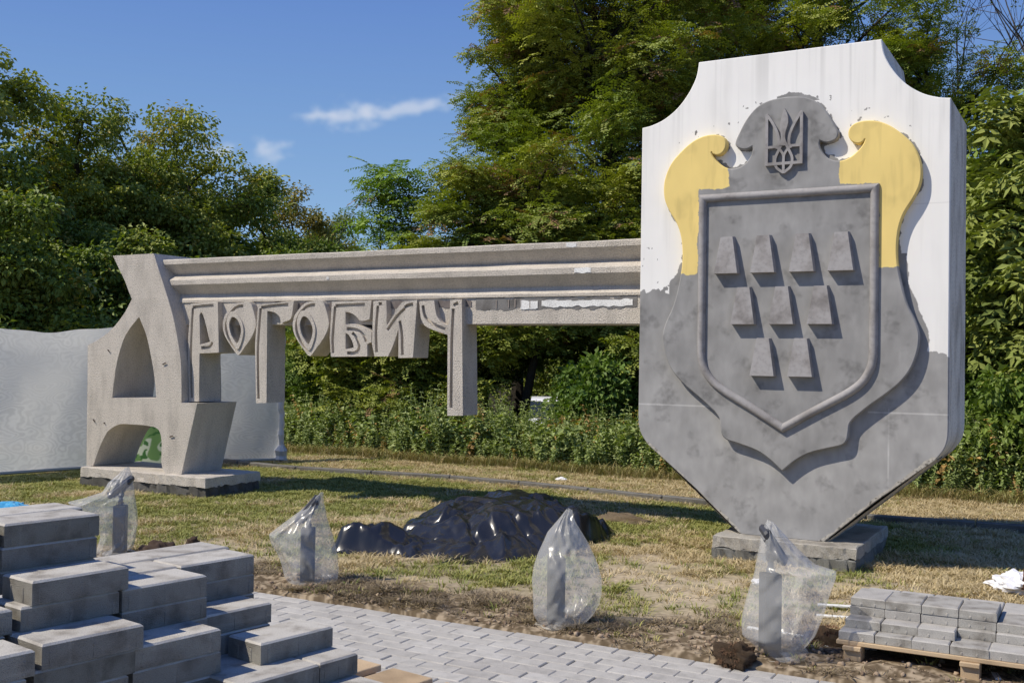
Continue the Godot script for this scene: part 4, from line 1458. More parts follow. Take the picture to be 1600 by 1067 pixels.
func build_ground() -> void:
	var xs := PackedFloat32Array([-220, -150, -100, -70, -50, -38, -30, -24, -20, -17.5, -16])
	var x := -15.0
	while x < 2.5:
		xs.append(x)
		x += 0.075
	xs.append_array(PackedFloat32Array([3, 4, 6, 9, 14, 22, 40, 80, 150, 220]))
	var zs := PackedFloat32Array([-260, -180, -120, -80, -55, -42, -35, -30, -26, -23, -20.5, -18.5, -17, -15.8])
	var z := -15.0
	while z < -6.6:
		zs.append(z)
		z += 0.09
	while z < -5.3:
		zs.append(z)
		z += 0.04
	zs.append_array(PackedFloat32Array([-5.30, -5.284, -5.27, -4, -2, 0, 4, 10, 20, 50, 120]))
	var v := PackedVector3Array()
	var uv := PackedVector2Array()
	for zz in zs:
		for xx in xs:
			v.append(Vector3(xx, ground_y(xx, zz), zz))
			uv.append(Vector2((xx + 15.0) / 17.5, (zz + 15.5) / 10.5))
	var idx := PackedInt32Array()
	var w := xs.size()
	for j in zs.size() - 1:
		for i in w - 1:
			var a := j * w + i
			idx.append_array(PackedInt32Array([a, a + 1, a + w + 1, a, a + w + 1, a + w]))
	var st := SurfaceTool.new()
	st.begin(Mesh.PRIMITIVE_TRIANGLES)
	for i in v.size():
		st.set_uv(uv[i])
		st.add_vertex(v[i])
	for i in idx:
		st.add_index(i)
	st.generate_normals()
	var m := StandardMaterial3D.new()
	m.roughness = 1.0
	m.metallic_specular = 0.15
	m.texture_repeat = false
	var tw := 1400
	var th := 840
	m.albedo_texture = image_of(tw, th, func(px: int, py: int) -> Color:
		var wx := -15.0 + 17.5 * px / tw
		var wz := -15.5 + 10.5 * py / th
		var k := cover(wx, wz)
		var f := n2.get_noise_2d(px * 14.0, py * 14.0)
		var g := n1.get_noise_2d(px * 31.0, py * 31.0)
		var s: float = k[2]
		# linear base colours: straw, sand, soil, green
		var c := Vector3(0.43, 0.335, 0.19).lerp(Vector3(0.60, 0.50, 0.36), s)
		c = c.lerp(Vector3(0.47, 0.345, 0.19), k[3] * 0.8)
		c = c.lerp(Vector3(0.22, 0.20, 0.065), k[0] * 0.65)
		var soil := Vector3(0.18, 0.135, 0.085).lerp(Vector3(0.43, 0.345, 0.24), smoothstep(-0.2, 0.4, f + 0.6 * g))
		c = c.lerp(soil, k[1])
		c *= 0.86 + 0.28 * g + 0.16 * f
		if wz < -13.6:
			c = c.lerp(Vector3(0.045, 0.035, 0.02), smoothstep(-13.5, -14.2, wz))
		return Color(c.x, c.y, c.z).linear_to_srgb())
	m.heightmap_enabled = true
	var hm := noise_tex(0.05, 5, 77, [])
	m.heightmap_texture = hm
	m.heightmap_scale = 0.0
	m.heightmap_enabled = false
	m.detail_enabled = true
	m.detail_blend_mode = BaseMaterial3D.BLEND_MODE_MUL
	m.detail_albedo = noise_tex(0.16, 4, 55, [[0.0, grey(0.65)], [0.4, grey(0.9)], [0.6, grey(1.0)], [1.0, grey(1.0)]])
	m.detail_uv_layer = BaseMaterial3D.DETAIL_UV_2
	m.uv2_triplanar = true
	m.uv2_world_triplanar = true
	m.uv2_scale = Vector3.ONE * 1.7
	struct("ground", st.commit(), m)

func tuft(count: int, hgt: float, spread: float, lean: float, sd: int, wid := 0.004) -> ArrayMesh:
	var q := RandomNumberGenerator.new()
	q.seed = sd
	var st := begin()
	for k in count:
		var a := q.randf_range(0, TAU)
		var p := Vector3(cos(a), 0, sin(a)) * q.randf_range(0.0, spread)
		var d := Vector3(cos(a + q.randf_range(-1, 1)), 0, sin(a + q.randf_range(-1, 1)))
		var h := hgt * q.randf_range(0.5, 1.1)
		var s := Vector3(-d.z, 0, d.x) * wid
		var mid := p + d * lean * 0.35 * h + Vector3(0, h * 0.6, 0)
		var tip := p + d * lean * h + Vector3(0, h * q.randf_range(0.7, 1.0), 0)
		quad(st, p - s, p + s, mid + s * 0.8, mid - s * 0.8)
		tri(st, mid - s * 0.8, mid + s * 0.8, tip)
	return done(st)

func build_grass() -> void:
	var green := tuft(11, 0.042, 0.05, 1.0, 1, 0.0034)
	var straw := tuft(12, 0.045, 0.06, 1.7, 2, 0.0032)
	var bg := PackedFloat32Array()
	var bs := PackedFloat32Array()
	for k in 150000:
		var x := rng.randf_range(-13.8, 1.4)
		var z := rng.randf_range(-13.9, -5.32)
		var s := seen_pixel(Vector3(x, 0, z))
		if absf(s.x) > 1.12 or s.y < -1.15:
			continue
		var c := cover(x, z)
		var p := Vector3(x, ground_y(x, z) - 0.004, z)
		var b := Basis(Vector3.UP, rng.randf_range(0, TAU))
		var r := rng.randf()
		if r < 0.9 * pow(c[0], 2.2) + 0.01:
			var t := rng.randf()
			put_copy(bg, b.scaled(Vector3.ONE * rng.randf_range(0.5, 1.3)), p, Color(0.20, 0.235, 0.055).lerp(Color(0.38, 0.36, 0.11), t))
		elif r < 0.62 - 0.52 * c[2] - 0.52 * c[1]:
			var t2 := rng.randf()
			put_copy(bs, b.scaled(Vector3(1, rng.randf_range(0.4, 1.2), 1) * rng.randf_range(0.6, 1.3)), p, Color(0.44, 0.345, 0.18).lerp(Color(0.64, 0.53, 0.32), t2))
	multi("green_grass", green, M.grass, bg)
	multi("dry_grass", straw, M.grass, bs)
	tag(get_node("green_grass"), "short green grass in patches over the lawn", "grass")
	tag(get_node("dry_grass"), "dry straw-coloured grass over the lawn", "grass")
	var bl := PackedFloat32Array()
	for k in 5200:
		var x := rng.randf_range(-5.4, 0.6)
		var z := -5.33 - absf(rng.randfn(0.0, 0.42))
		if n3.get_noise_2d(x * 85.0, z * 110.0) < -0.12 + 0.3 * rng.randf():
			continue
		put_copy(bl, Basis(Vector3.UP, rng.randf() * TAU).scaled(Vector3(1, rng.randf_range(0.25, 0.9), 1) * rng.randf_range(0.4, 1.2)), Vector3(x, ground_y(x, z) - 0.002, z), Color(0.10, 0.075, 0.05).lerp(Color(0.42, 0.33, 0.19), pow(rng.randf(), 1.6)))
	multi("dead_turf", straw, M.grass, bl)
	tag(get_node("dead_turf"), "dead brown turf and roots strewn on the dug soil", "turf")
	# crumbs of soil along the paving edge
	var cl := lump(Vector3(1, 0.75, 0.9), 0.7, 8, 10)
	var bc := PackedFloat32Array()
	for k in 3600:
		var x := rng.randf_range(-5.6, 0.3)
		var z := -5.31 - absf(rng.randfn(0.0, 0.33))
		if rng.randf() > 0.35 + 0.9 * n1.get_noise_2d(x * 90.0, z * 90.0):
			continue
		var q := pow(rng.randf(), 4.5)
		put_copy(bc, rand_basis(1.0).scaled(Vector3.ONE * (0.003 + 0.017 * q)), Vector3(x, ground_y(x, z) + 0.003, z), Color(0.14, 0.095, 0.065).lerp(Color(0.42, 0.32, 0.22), rng.randf()))
	var sm := plain(Color.WHITE, 1.0)
	sm.vertex_color_use_as_albedo = true
	multi("soil_crumbs", cl, sm, bc)
	tag(get_node("soil_crumbs"), "crumbs of dug soil along the paving edge", "soil")

# ------------------------------------------------------------------ plants

func leaf(st: SurfaceTool, p: Vector3, d: Vector3, nrm: Vector3, l: float, w: float, fold := 0.25) -> void:
	var s := d.cross(nrm).normalized()
	var u := s.cross(d).normalized()
	var m := p + d * l * 0.45
	var a := m + s * w * 0.5 + u * w * fold
	var b := m - s * w * 0.5 + u * w * fold
	var t := p + d * l - u * l * 0.08
	tri(st, p, a, t)
	tri(st, p, t, b)

func dirv(q: RandomNumberGenerator) -> Vector3:
	var z := q.randf_range(-1, 1)
	var a := q.randf_range(0, TAU)
	var r := sqrt(1.0 - z * z)
	return Vector3(r * cos(a), z, r * sin(a))

func broad_cluster(sd: int, n: int, rad: float, l: float, w: float) -> ArrayMesh:
	var q := RandomNumberGenerator.new()
	q.seed = sd
	var st := begin()
	for k in n:
		var d := dirv(q)
		var p := d * rad * q.randf_range(0.3, 1.0) * Vector3(1, 0.6, 1)
		var out := (d + Vector3(0, -0.45, 0) + dirv(q) * 0.5).normalized()
		leaf(st, p, out, (Vector3.UP * 1.3 + dirv(q) * 0.9).normalized(), l * q.randf_range(0.7, 1.2), w * q.randf_range(0.7, 1.2))
	return done(st)

func frond_cluster(sd: int, fronds: int, pairs: int, flen: float, l: float, w: float, droop: float) -> ArrayMesh:
	# compound leaves: leaflets in pairs along a bending stalk
	var q := RandomNumberGenerator.new()
	q.seed = sd
	var st := begin()
	for f in fronds:
		var a := TAU * f / fronds + q.randf_range(-0.5, 0.5)
		var d := Vector3(cos(a), q.randf_range(-0.3, 0.6), sin(a)).normalized()
		var p := d * q.randf_range(0.0, 0.08) + dirv(q) * 0.05
		for k in pairs:
			d = (d + Vector3(0, -droop / pairs, 0)).normalized()
			p += d * flen / pairs
			var side := d.cross(Vector3.UP).normalized()
			var up := side.cross(d).normalized()
			for s in [-1.0, 1.0]:
				leaf(st, p, (side * s + d * 0.35 + up * q.randf_range(-0.25, 0.15)).normalized(), (up + dirv(q) * 0.35).normalized(), l * q.randf_range(0.8, 1.15), w, 0.12)
		leaf(st, p, d, Vector3.UP, l, w)
	return done(st)

func stem_cluster(sd: int, hgt: float, nodes: int, l: float, w: float, top: bool) -> ArrayMesh:
	# upright weed stem with paired leaves
	var q := RandomNumberGenerator.new()
	q.seed = sd
	var st := begin()
	var p := Vector3.ZERO
	var d := Vector3(q.randf_range(-0.2, 0.2), 1, q.randf_range(-0.2, 0.2)).normalized()
	var old := p
	for k in nodes:
		d = (d + dirv(q) * 0.12).normalized()
		p += d * hgt / nodes
		var s0 := Vector3(0.004, 0, 0.002)
		quad(st, old - s0, old + s0, p + s0, p - s0)
		old = p
		var f := 1.0 - 0.55 * float(k) / nodes if top else 1.0
		for j in 3:
			var a := k * 1.57 + j * TAU / 3.0 + q.randf_range(-0.4, 0.4)
			var o := Vector3(cos(a), q.randf_range(-0.5, 0.3), sin(a)).normalized()
			leaf(st, p, o, (Vector3.UP + dirv(q) * 0.4).normalized(), l * f * q.randf_range(0.7, 1.2), w * f)
	return done(st)

const LEAF := 2.35

func tree(called: String, label: String, category: String, group: String, o: Dictionary) -> void:
	# o: at, h (height), base (where the crown begins), rx, rz, lobes, per (clusters a lobe), mesh, cols, trunk, bark, lean
	var q := RandomNumberGenerator.new()
	q.seed = hash(str(o.at))
	rng.seed = q.seed
	var at: Vector3 = o.at
	at.y = ground_y(at.x, at.z) - 0.05
	var t := thing(called, label, category, at, 0.0, group)
	var h: float = o.h * 1.06 - at.y
	var base: float = o.base
	var lean: Vector3 = o.get("lean", Vector3.ZERO)
	var cy := (h + base) * 0.5
	var ry := (h - base) * 0.5
	var cen := Vector3(0, cy, 0) + lean
	var st := begin()
	var tr: float = o.trunk
	var crest := cen + Vector3(0, ry * 0.55, 0)
	var leader := func(y: float) -> Vector3:
		var f := clampf(y / crest.y, 0.0, 1.0)
		return Vector3(lean.x * f * 1.2 + 0.10 * o.rx * sin(f * 5.0 + at.x), y, lean.z * f + 0.10 * o.rz * sin(f * 6.0 + at.z * 2.0))
	var tp := PackedVector3Array()
	var trd := PackedFloat32Array()
	for k in 11:
		var f := k / 10.0
		tp.append(leader.call(crest.y * f))
		trd.append(tr * (1.2 - 1.12 * f))
	add_tube(st, tp, trd, 8)
	var buf := PackedFloat32Array()
	var lobes: int = o.lobes
	var cols: Array = o.cols
	var lr: float = o.get("lobe_r", 0.30)
	for k in lobes:
		# spread evenly over the crown, most of them in its outer shell
		var y := 1.0 - 2.0 * (k + 0.5) / lobes
		var a := k * 2.39996 + q.randf_range(-0.4, 0.4)
		var rr := sqrt(1.0 - y * y)
		var d := Vector3(rr * cos(a), y, rr * sin(a))
		var reach := q.randf_range(0.42, 0.86)
		if k % 5 == 0:
			reach *= 0.5
		if k % 7 == 3:
			reach = q.randf_range(0.85, 0.98)
		var c := cen + d * reach * Vector3(o.rx, ry, o.rz)
		var rad: float = lr * minf(o.rx, ry * 1.1) * q.randf_range(0.7, 1.3)
		# a limb to it
		var b0: Vector3 = leader.call(clampf(c.y - 0.55 * Vector2(c.x, c.z).length() - 0.1 * ry, base * 0.7, crest.y * 0.95))
		var mid: Vector3 = b0.lerp(c, 0.5) + Vector3(q.randf_range(-1, 1), q.randf_range(-0.2, 1.0), q.randf_range(-1, 1)) * 0.12 * o.rx
		var lp := PackedVector3Array()
		var lrd := PackedFloat32Array()
		var r0: float = tr * q.randf_range(0.16, 0.36)
		for i in 6:
			var f := i / 5.0
			lp.append(b0 * (1 - f) * (1 - f) + mid * 2 * f * (1 - f) + c * f * f)
			lrd.append(lerpf(r0, 0.012, pow(f, 0.7)))
		add_tube(st, lp, lrd, 5)
		var tone := q.randf()
		var per: int = int(o.per * q.randf_range(0.6, 1.35))
		for i in per:
			var v := dirv(q)
			var rr2 := pow(q.randf(), 0.45)
			var p := c + v * rad * rr2 * Vector3(1.15, 0.72, 1.15)
			if n1.get_noise_3d(p.x * 55.0 + at.x * 9.0, p.y * 55.0, p.z * 55.0) < -0.22:
				continue
			var col: Color = cols[0].lerp(cols[1], clampf(tone * 0.55 + q.randf() * 0.45, 0, 1))
			if cols.size() > 2 and q.randf() < o.get("odd", 0.05):
				col = cols[2]
			var bs := Basis.from_euler(Vector3(q.randf_range(-0.5, 0.5), q.randf_range(0, TAU), q.randf_range(-0.5, 0.5))).scaled(Vector3.ONE * q.randf_range(0.75, 1.25))
			put_copy(buf, bs, p, col * (LEAF * q.randf_range(0.85, 1.15)))
			if i % 6 == 0:
				add_tube(st, PackedVector3Array([c, c.lerp(p, 0.5) + Vector3(0, 0.04, 0), p]), PackedFloat32Array([0.014, 0.009, 0.004]), 3)
	obj("trunk", done(st), o.bark, t)
	multi("crown", o.mesh, M.leaf_big if o.get("big", false) else M.leaf, buf, t)

func bare_tree(at: Vector3, h: float, label: String, sd: int) -> void:
	# thin crown: trunk, limbs and twigs with few leaves
	var q := RandomNumberGenerator.new()
	q.seed = sd
	at.y = ground_y(at.x, at.z)
	var t := thing("sparse_tree", label, "tree", at, 0.0, "trees behind the monument")
	var st := begin()
	var buf := PackedFloat32Array()
	var stack := [[Vector3.ZERO, Vector3(q.randf_range(-0.1, 0.1), 1, q.randf_range(-0.1, 0.1)).normalized(), h * 0.42, 0.17, 0]]
	while stack.size():
		var b: Array = stack.pop_back()
		var p: Vector3 = b[0]
		var d: Vector3 = b[1]
		var pts := PackedVector3Array([p])
		var rad := PackedFloat32Array([b[3]])
		for k in 5:
			d = (d + dirv(q) * 0.10 + Vector3(0, 0.04, 0)).normalized()
			p += d * b[2] / 5.0
			pts.append(p)
			rad.append(b[3] * (1.0 - 0.5 * (k + 1) / 5.0))
		add_tube(st, pts, rad, 6 if b[4] < 2 else 3)
		if b[4] < 5:
			var nb := 3 if b[4] < 2 else 3
			for k in nb:
				var nd := (d + dirv(q) * 0.75).normalized()
				stack.append([pts[q.randi_range(2, 5)] if k > 0 else p, nd, b[2] * q.randf_range(0.55, 0.78), b[3] * 0.5, b[4] + 1])
		elif q.randf() < 0.35:
			put_copy(buf, rand_basis(q.randf_range(0.5, 0.9)), p, Color(0.10, 0.13, 0.035))
	obj("trunk", done(st), M.bark_pale, t)
	multi("crown", M.broad_small, M.leaf, buf, t)

func build_trees() -> void:
	var broad := broad_cluster(1, 32, 0.32, 0.11, 0.085)
	var broad2 := broad_cluster(2, 30, 0.34, 0.11, 0.08)
	M.broad_small = broad_cluster(3, 14, 0.22, 0.11, 0.07)
	var locust := frond_cluster(4, 8, 6, 0.26, 0.058, 0.034, 0.45)
	var sumac := frond_cluster(5, 5, 9, 0.42, 0.095, 0.034, 0.8)
	var walnut := frond_cluster(6, 5, 3, 0.32, 0.16, 0.07, 0.8)
	var deep := [Color(0.06, 0.092, 0.02), Color(0.13, 0.145, 0.03), Color(0.15, 0.13, 0.03)]
	var mid := [Color(0.068, 0.095, 0.02), Color(0.17, 0.172, 0.034), Color(0.19, 0.15, 0.035)]
	var grey_green := [Color(0.075, 0.095, 0.035), Color(0.11, 0.125, 0.05)]
	var brownish := [Color(0.10, 0.10, 0.025), Color(0.17, 0.13, 0.03)]
	var loc := [Color(0.075, 0.105, 0.02), Color(0.18, 0.185, 0.036), Color(0.14, 0.085, 0.045)]
	var g1 := "broad-leaved trees left of the monument"
	tree("broadleaf_tree", "tall dark broad-leaved tree at the far left edge", "tree", g1, {at = Vector3(-22.6, 0, -13.9), h = 9.2, base = 0.8, rx = 2.6, rz = 2.6, lobes = 46, per = 62, mesh = broad, cols = mid, trunk = 0.22, bark = M.bark})
	tree("broadleaf_tree", "rounded broad-leaved tree second from the left edge", "tree", g1, {at = Vector3(-22.7, 0, -18.2), h = 7.75, base = 0.8, rx = 2.9, rz = 2.6, lobes = 52, per = 62, mesh = broad, cols = mid, trunk = 0.22, bark = M.bark})
	tree("feathery_tree", "thin grey-green tree peeping above the left wood", "tree", g1, {at = Vector3(-26.9, 0, -23.6), h = 9.3, base = 3.0, rx = 1.9, rz = 1.8, lobes = 30, per = 30, mesh = M.broad_small, cols = grey_green, trunk = 0.16, bark = M.bark, lobe_r = 0.26})
	tree("broadleaf_tree", "layered broad-leaved tree above the giant letter", "tree", g1, {at = Vector3(-22.2, 0, -21.3), h = 7.7, base = 1.0, rx = 2.7, rz = 2.5, lobes = 50, per = 62, mesh = broad, cols = mid, trunk = 0.22, bark = M.bark})
	tree("broadleaf_tree", "lower broad-leaved tree sloping down towards the cloud gap", "tree", g1, {at = Vector3(-22.2, 0, -24.6), h = 6.5, base = 0.5, rx = 2.1, rz = 2.0, lobes = 40, per = 56, mesh = broad2, cols = deep, trunk = 0.18, bark = M.bark})
	tree("broadleaf_tree", "yellow-brown distant tree above the left half of the beam", "tree", g1, {at = Vector3(-25.0, 0, -29.4), h = 7.4, base = 0.5, rx = 2.2, rz = 2.0, lobes = 36, per = 50, mesh = broad2, cols = brownish, trunk = 0.16, bark = M.bark})
	tree("broadleaf_tree", "small distant tree at the low point of the skyline", "tree", g1, {at = Vector3(-26.2, 0, -33.2), h = 7.4, base = 0.5, rx = 2.3, rz = 2.0, lobes = 34, per = 46, mesh = broad2, cols = grey_green, trunk = 0.16, bark = M.bark})
	tree("broadleaf_tree", "dark low tree behind the netting at far left", "tree", g1, {at = Vector3(-18.7, 0, -13.3), h = 4.3, base = 0.3, rx = 2.2, rz = 1.9, lobes = 38, per = 60, mesh = broad, cols = deep, trunk = 0.14, bark = M.bark})
	tree("broadleaf_tree", "dark low tree behind the giant letter", "tree", g1, {at = Vector3(-18.9, 0, -17.0), h = 4.2, base = 0.3, rx = 2.3, rz = 1.9, lobes = 38, per = 60, mesh = broad, cols = deep, trunk = 0.14, bark = M.bark})
	tree("broadleaf_tree", "dark low tree behind the left end of the beam", "tree", g1, {at = Vector3(-17.6, 0, -20.0), h = 4.0, base = 0.3, rx = 2.3, rz = 1.9, lobes = 38, per = 56, mesh = broad2, cols = deep, trunk = 0.14, bark = M.bark})
	tree("leafy_shrub", "bright green shrub behind the giant letter's left shoulder", "shrub", "", {at = Vector3(-12.9, 0, -12.2), h = 2.15, base = 0.2, rx = 0.62, rz = 0.6, lobes = 16, per = 26, mesh = M.broad_small, cols = [Color(0.11, 0.17, 0.02), Color(0.17, 0.22, 0.03)], trunk = 0.03, bark = M.bark})
	var g2 := "locust trees behind the beam"
	tree("young_tree", "young compound-leaved tree with two leaders beside the sky gap", "tree", g2, {at = Vector3(-10.9, 0, -14.95), h = 5.35, base = 1.6, rx = 0.36, rz = 0.3, lobes = 15, per = 5, mesh = sumac, cols = [Color(0.07, 0.12, 0.02), Color(0.13, 0.17, 0.025), Color(0.15, 0.09, 0.045)], odd = 0.08, trunk = 0.022, bark = M.bark, lobe_r = 0.5})
	tree("young_tree", "young compound-leaved tree right of the two-leader sapling", "tree", g2, {at = Vector3(-10.45, 0, -15.1), h = 5.2, base = 1.6, rx = 0.36, rz = 0.3, lobes = 15, per = 5, mesh = sumac, cols = [Color(0.07, 0.12, 0.02), Color(0.13, 0.17, 0.025), Color(0.15, 0.09, 0.045)], odd = 0.08, trunk = 0.022, bark = M.bark, lobe_r = 0.5})
	tree("locust_tree", "bushy locust tree left of the tallest one, over the beam", "tree", g2, {at = Vector3(-9.0, 0, -14.9), h = 4.9, base = 0.6, rx = 1.0, rz = 1.0, lobes = 26, per = 34, mesh = locust, cols = loc, odd = 0.06, trunk = 0.07, bark = M.bark, lobe_r = 0.36})
	tree("locust_tree", "tallest locust tree, its dark trunk leaning over the beam", "tree", g2, {at = Vector3(-7.75, 0, -17.2), h = 10.2, base = 2.4, rx = 2.75, rz = 2.3, lobes = 70, per = 46, mesh = locust, cols = loc, odd = 0.09, trunk = 0.19, bark = M.bark, lean = Vector3(-0.25, 0, -0.1), lobe_r = 0.26})
	tree("locust_tree", "slimmer upright locust against the sky, left of the tallest locust", "tree", g2, {at = Vector3(-9.5, 0, -17.4), h = 9.6, base = 3.2, rx = 1.05, rz = 1.1, lobes = 34, per = 34, mesh = locust, cols = loc, odd = 0.08, trunk = 0.11, bark = M.bark, lobe_r = 0.42})
	tree("locust_tree", "low spreading locust above the middle of the beam", "tree", g2, {at = Vector3(-8.0, 0, -15.1), h = 4.75, base = 1.5, rx = 1.25, rz = 1.1, lobes = 30, per = 38, mesh = locust, cols = loc, odd = 0.1, trunk = 0.08, bark = M.bark, lobe_r = 0.34})
	tree("locust_tree", "low spreading locust above the beam beside the shield", "tree", g2, {at = Vector3(-6.2, 0, -15.8), h = 4.9, base = 0.9, rx = 1.35, rz = 1.1, lobes = 30, per = 40, mesh = locust, cols = loc, odd = 0.08, trunk = 0.08, bark = M.bark, lobe_r = 0.34})
	tree("locust_tree", "tall locust tree rising behind the shield's left shoulder", "tree", g2, {at = Vector3(-7.0, 0, -20.6), h = 11.2, base = 2.5, rx = 2.4, rz = 2.2, lobes = 54, per = 42, mesh = locust, cols = loc, odd = 0.08, trunk = 0.2, bark = M.bark, lobe_r = 0.26})
	tree("locust_tree", "tall locust tree rising behind the top of the shield", "tree", g2, {at = Vector3(-4.7, 0, -20.6), h = 10.6, base = 2.0, rx = 2.4, rz = 2.2, lobes = 54, per = 42, mesh = locust, cols = loc, odd = 0.06, trunk = 0.2, bark = M.bark, lobe_r = 0.26})
	tree("locust_tree", "locust tree with thin top behind the shield's right shoulder", "tree", g2, {at = Vector3(-3.0, 0, -20.5), h = 7.9, base = 1.5, rx = 2.0, rz = 1.9, lobes = 42, per = 40, mesh = locust, cols = loc, odd = 0.06, trunk = 0.16, bark = M.bark, lobe_r = 0.28})
	bare_tree(Vector3(-4.0, 0, -25.5), 11.5, "sparse pale-trunked tree at the top right, left one of two", 5)
	bare_tree(Vector3(-2.6, 0, -26.3), 11.5, "sparse pale-trunked tree at the top right, right one of two", 9)
	var wal := [Color(0.065, 0.088, 0.02), Color(0.135, 0.15, 0.035)]
	tree("walnut_tree", "large-leaved bright walnut filling the right edge", "tree", "", {at = Vector3(-0.75, 0, -14.9), h = 5.0, base = 0.6, rx = 1.15, rz = 1.2, lobes = 34, per = 34, mesh = walnut, cols = wal, trunk = 0.1, bark = M.bark, big = true, lobe_r = 0.36})
	tree("walnut_tree", "taller large-leaved walnut behind the one at the right edge", "tree", "", {at = Vector3(0.1, 0, -16.6), h = 6.3, base = 1.2, rx = 1.5, rz = 1.4, lobes = 36, per = 34, mesh = walnut, cols = [Color(0.06, 0.10, 0.018), Color(0.13, 0.16, 0.03)], trunk = 0.12, bark = M.bark, big = true, lobe_r = 0.34})
	# the dark thicket behind the hedge
	tree("locust_tree", "low locust scrub under the two saplings at the sky gap", "tree", g2, {at = Vector3(-10.6, 0, -14.6), h = 3.35, base = 0.4, rx = 1.5, rz = 1.0, lobes = 30, per = 36, mesh = locust, cols = loc, odd = 0.05, trunk = 0.06, bark = M.bark, lobe_r = 0.36})
	var g3 := "thicket shrubs behind the hedge"
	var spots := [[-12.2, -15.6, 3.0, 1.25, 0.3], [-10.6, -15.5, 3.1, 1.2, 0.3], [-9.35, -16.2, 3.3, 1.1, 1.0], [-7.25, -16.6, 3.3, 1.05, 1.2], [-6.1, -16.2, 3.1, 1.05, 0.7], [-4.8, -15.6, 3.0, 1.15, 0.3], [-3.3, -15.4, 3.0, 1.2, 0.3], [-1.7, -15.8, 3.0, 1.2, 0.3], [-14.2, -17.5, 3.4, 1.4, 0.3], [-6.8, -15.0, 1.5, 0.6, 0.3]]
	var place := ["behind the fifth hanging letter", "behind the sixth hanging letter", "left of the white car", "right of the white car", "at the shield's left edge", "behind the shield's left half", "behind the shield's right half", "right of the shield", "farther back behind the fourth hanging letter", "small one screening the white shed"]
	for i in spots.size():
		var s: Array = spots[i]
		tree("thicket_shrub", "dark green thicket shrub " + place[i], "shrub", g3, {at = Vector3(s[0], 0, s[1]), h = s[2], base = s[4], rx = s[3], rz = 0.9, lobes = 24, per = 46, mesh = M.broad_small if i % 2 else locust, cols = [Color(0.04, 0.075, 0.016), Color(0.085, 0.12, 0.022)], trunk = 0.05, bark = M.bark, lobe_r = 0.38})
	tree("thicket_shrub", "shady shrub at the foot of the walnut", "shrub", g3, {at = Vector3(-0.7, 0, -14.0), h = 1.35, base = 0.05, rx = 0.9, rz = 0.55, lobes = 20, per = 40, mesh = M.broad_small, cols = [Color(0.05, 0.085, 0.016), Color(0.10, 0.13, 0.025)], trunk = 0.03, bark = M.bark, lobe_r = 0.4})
	# far wood closing the view
	var k := 0
	for p in [[-33, -24], [-31, -30], [-29, -36], [-24, -38], [-19, -36], [-16, -34], [-13, -36], [-10, -37], [-6.5, -36], [-3, -35], [0.5, -33], [3.5, -30], [-36, -17]]:
		tree("far_tree", "distant tree closing the view, " + ["at the far left edge", "above the giant letter", "behind the fourth hanging letter", "behind the last hanging letter", "behind the white car", "behind the white shed", "behind the shield's left edge", "behind the shield's middle", "behind the shield's right part", "behind the walnut", "just beyond the right edge", "well beyond the right edge", "beyond the left edge"][k], "tree", "distant wood behind the monument", {at = Vector3(p[0], 0, p[1]), h = [6.4, 6.9, 7.1, 6.3, 5.4, 5.0, 5.6, 6.0, 6.4, 6.4, 6.2, 6.0, 6.2][k], base = 0.2, rx = 2.6, rz = 2.0, lobes = 30, per = 40, mesh = broad2, cols = deep, trunk = 0.16, bark = M.bark, lobe_r = 0.36})
		k += 1
	build_hedge()

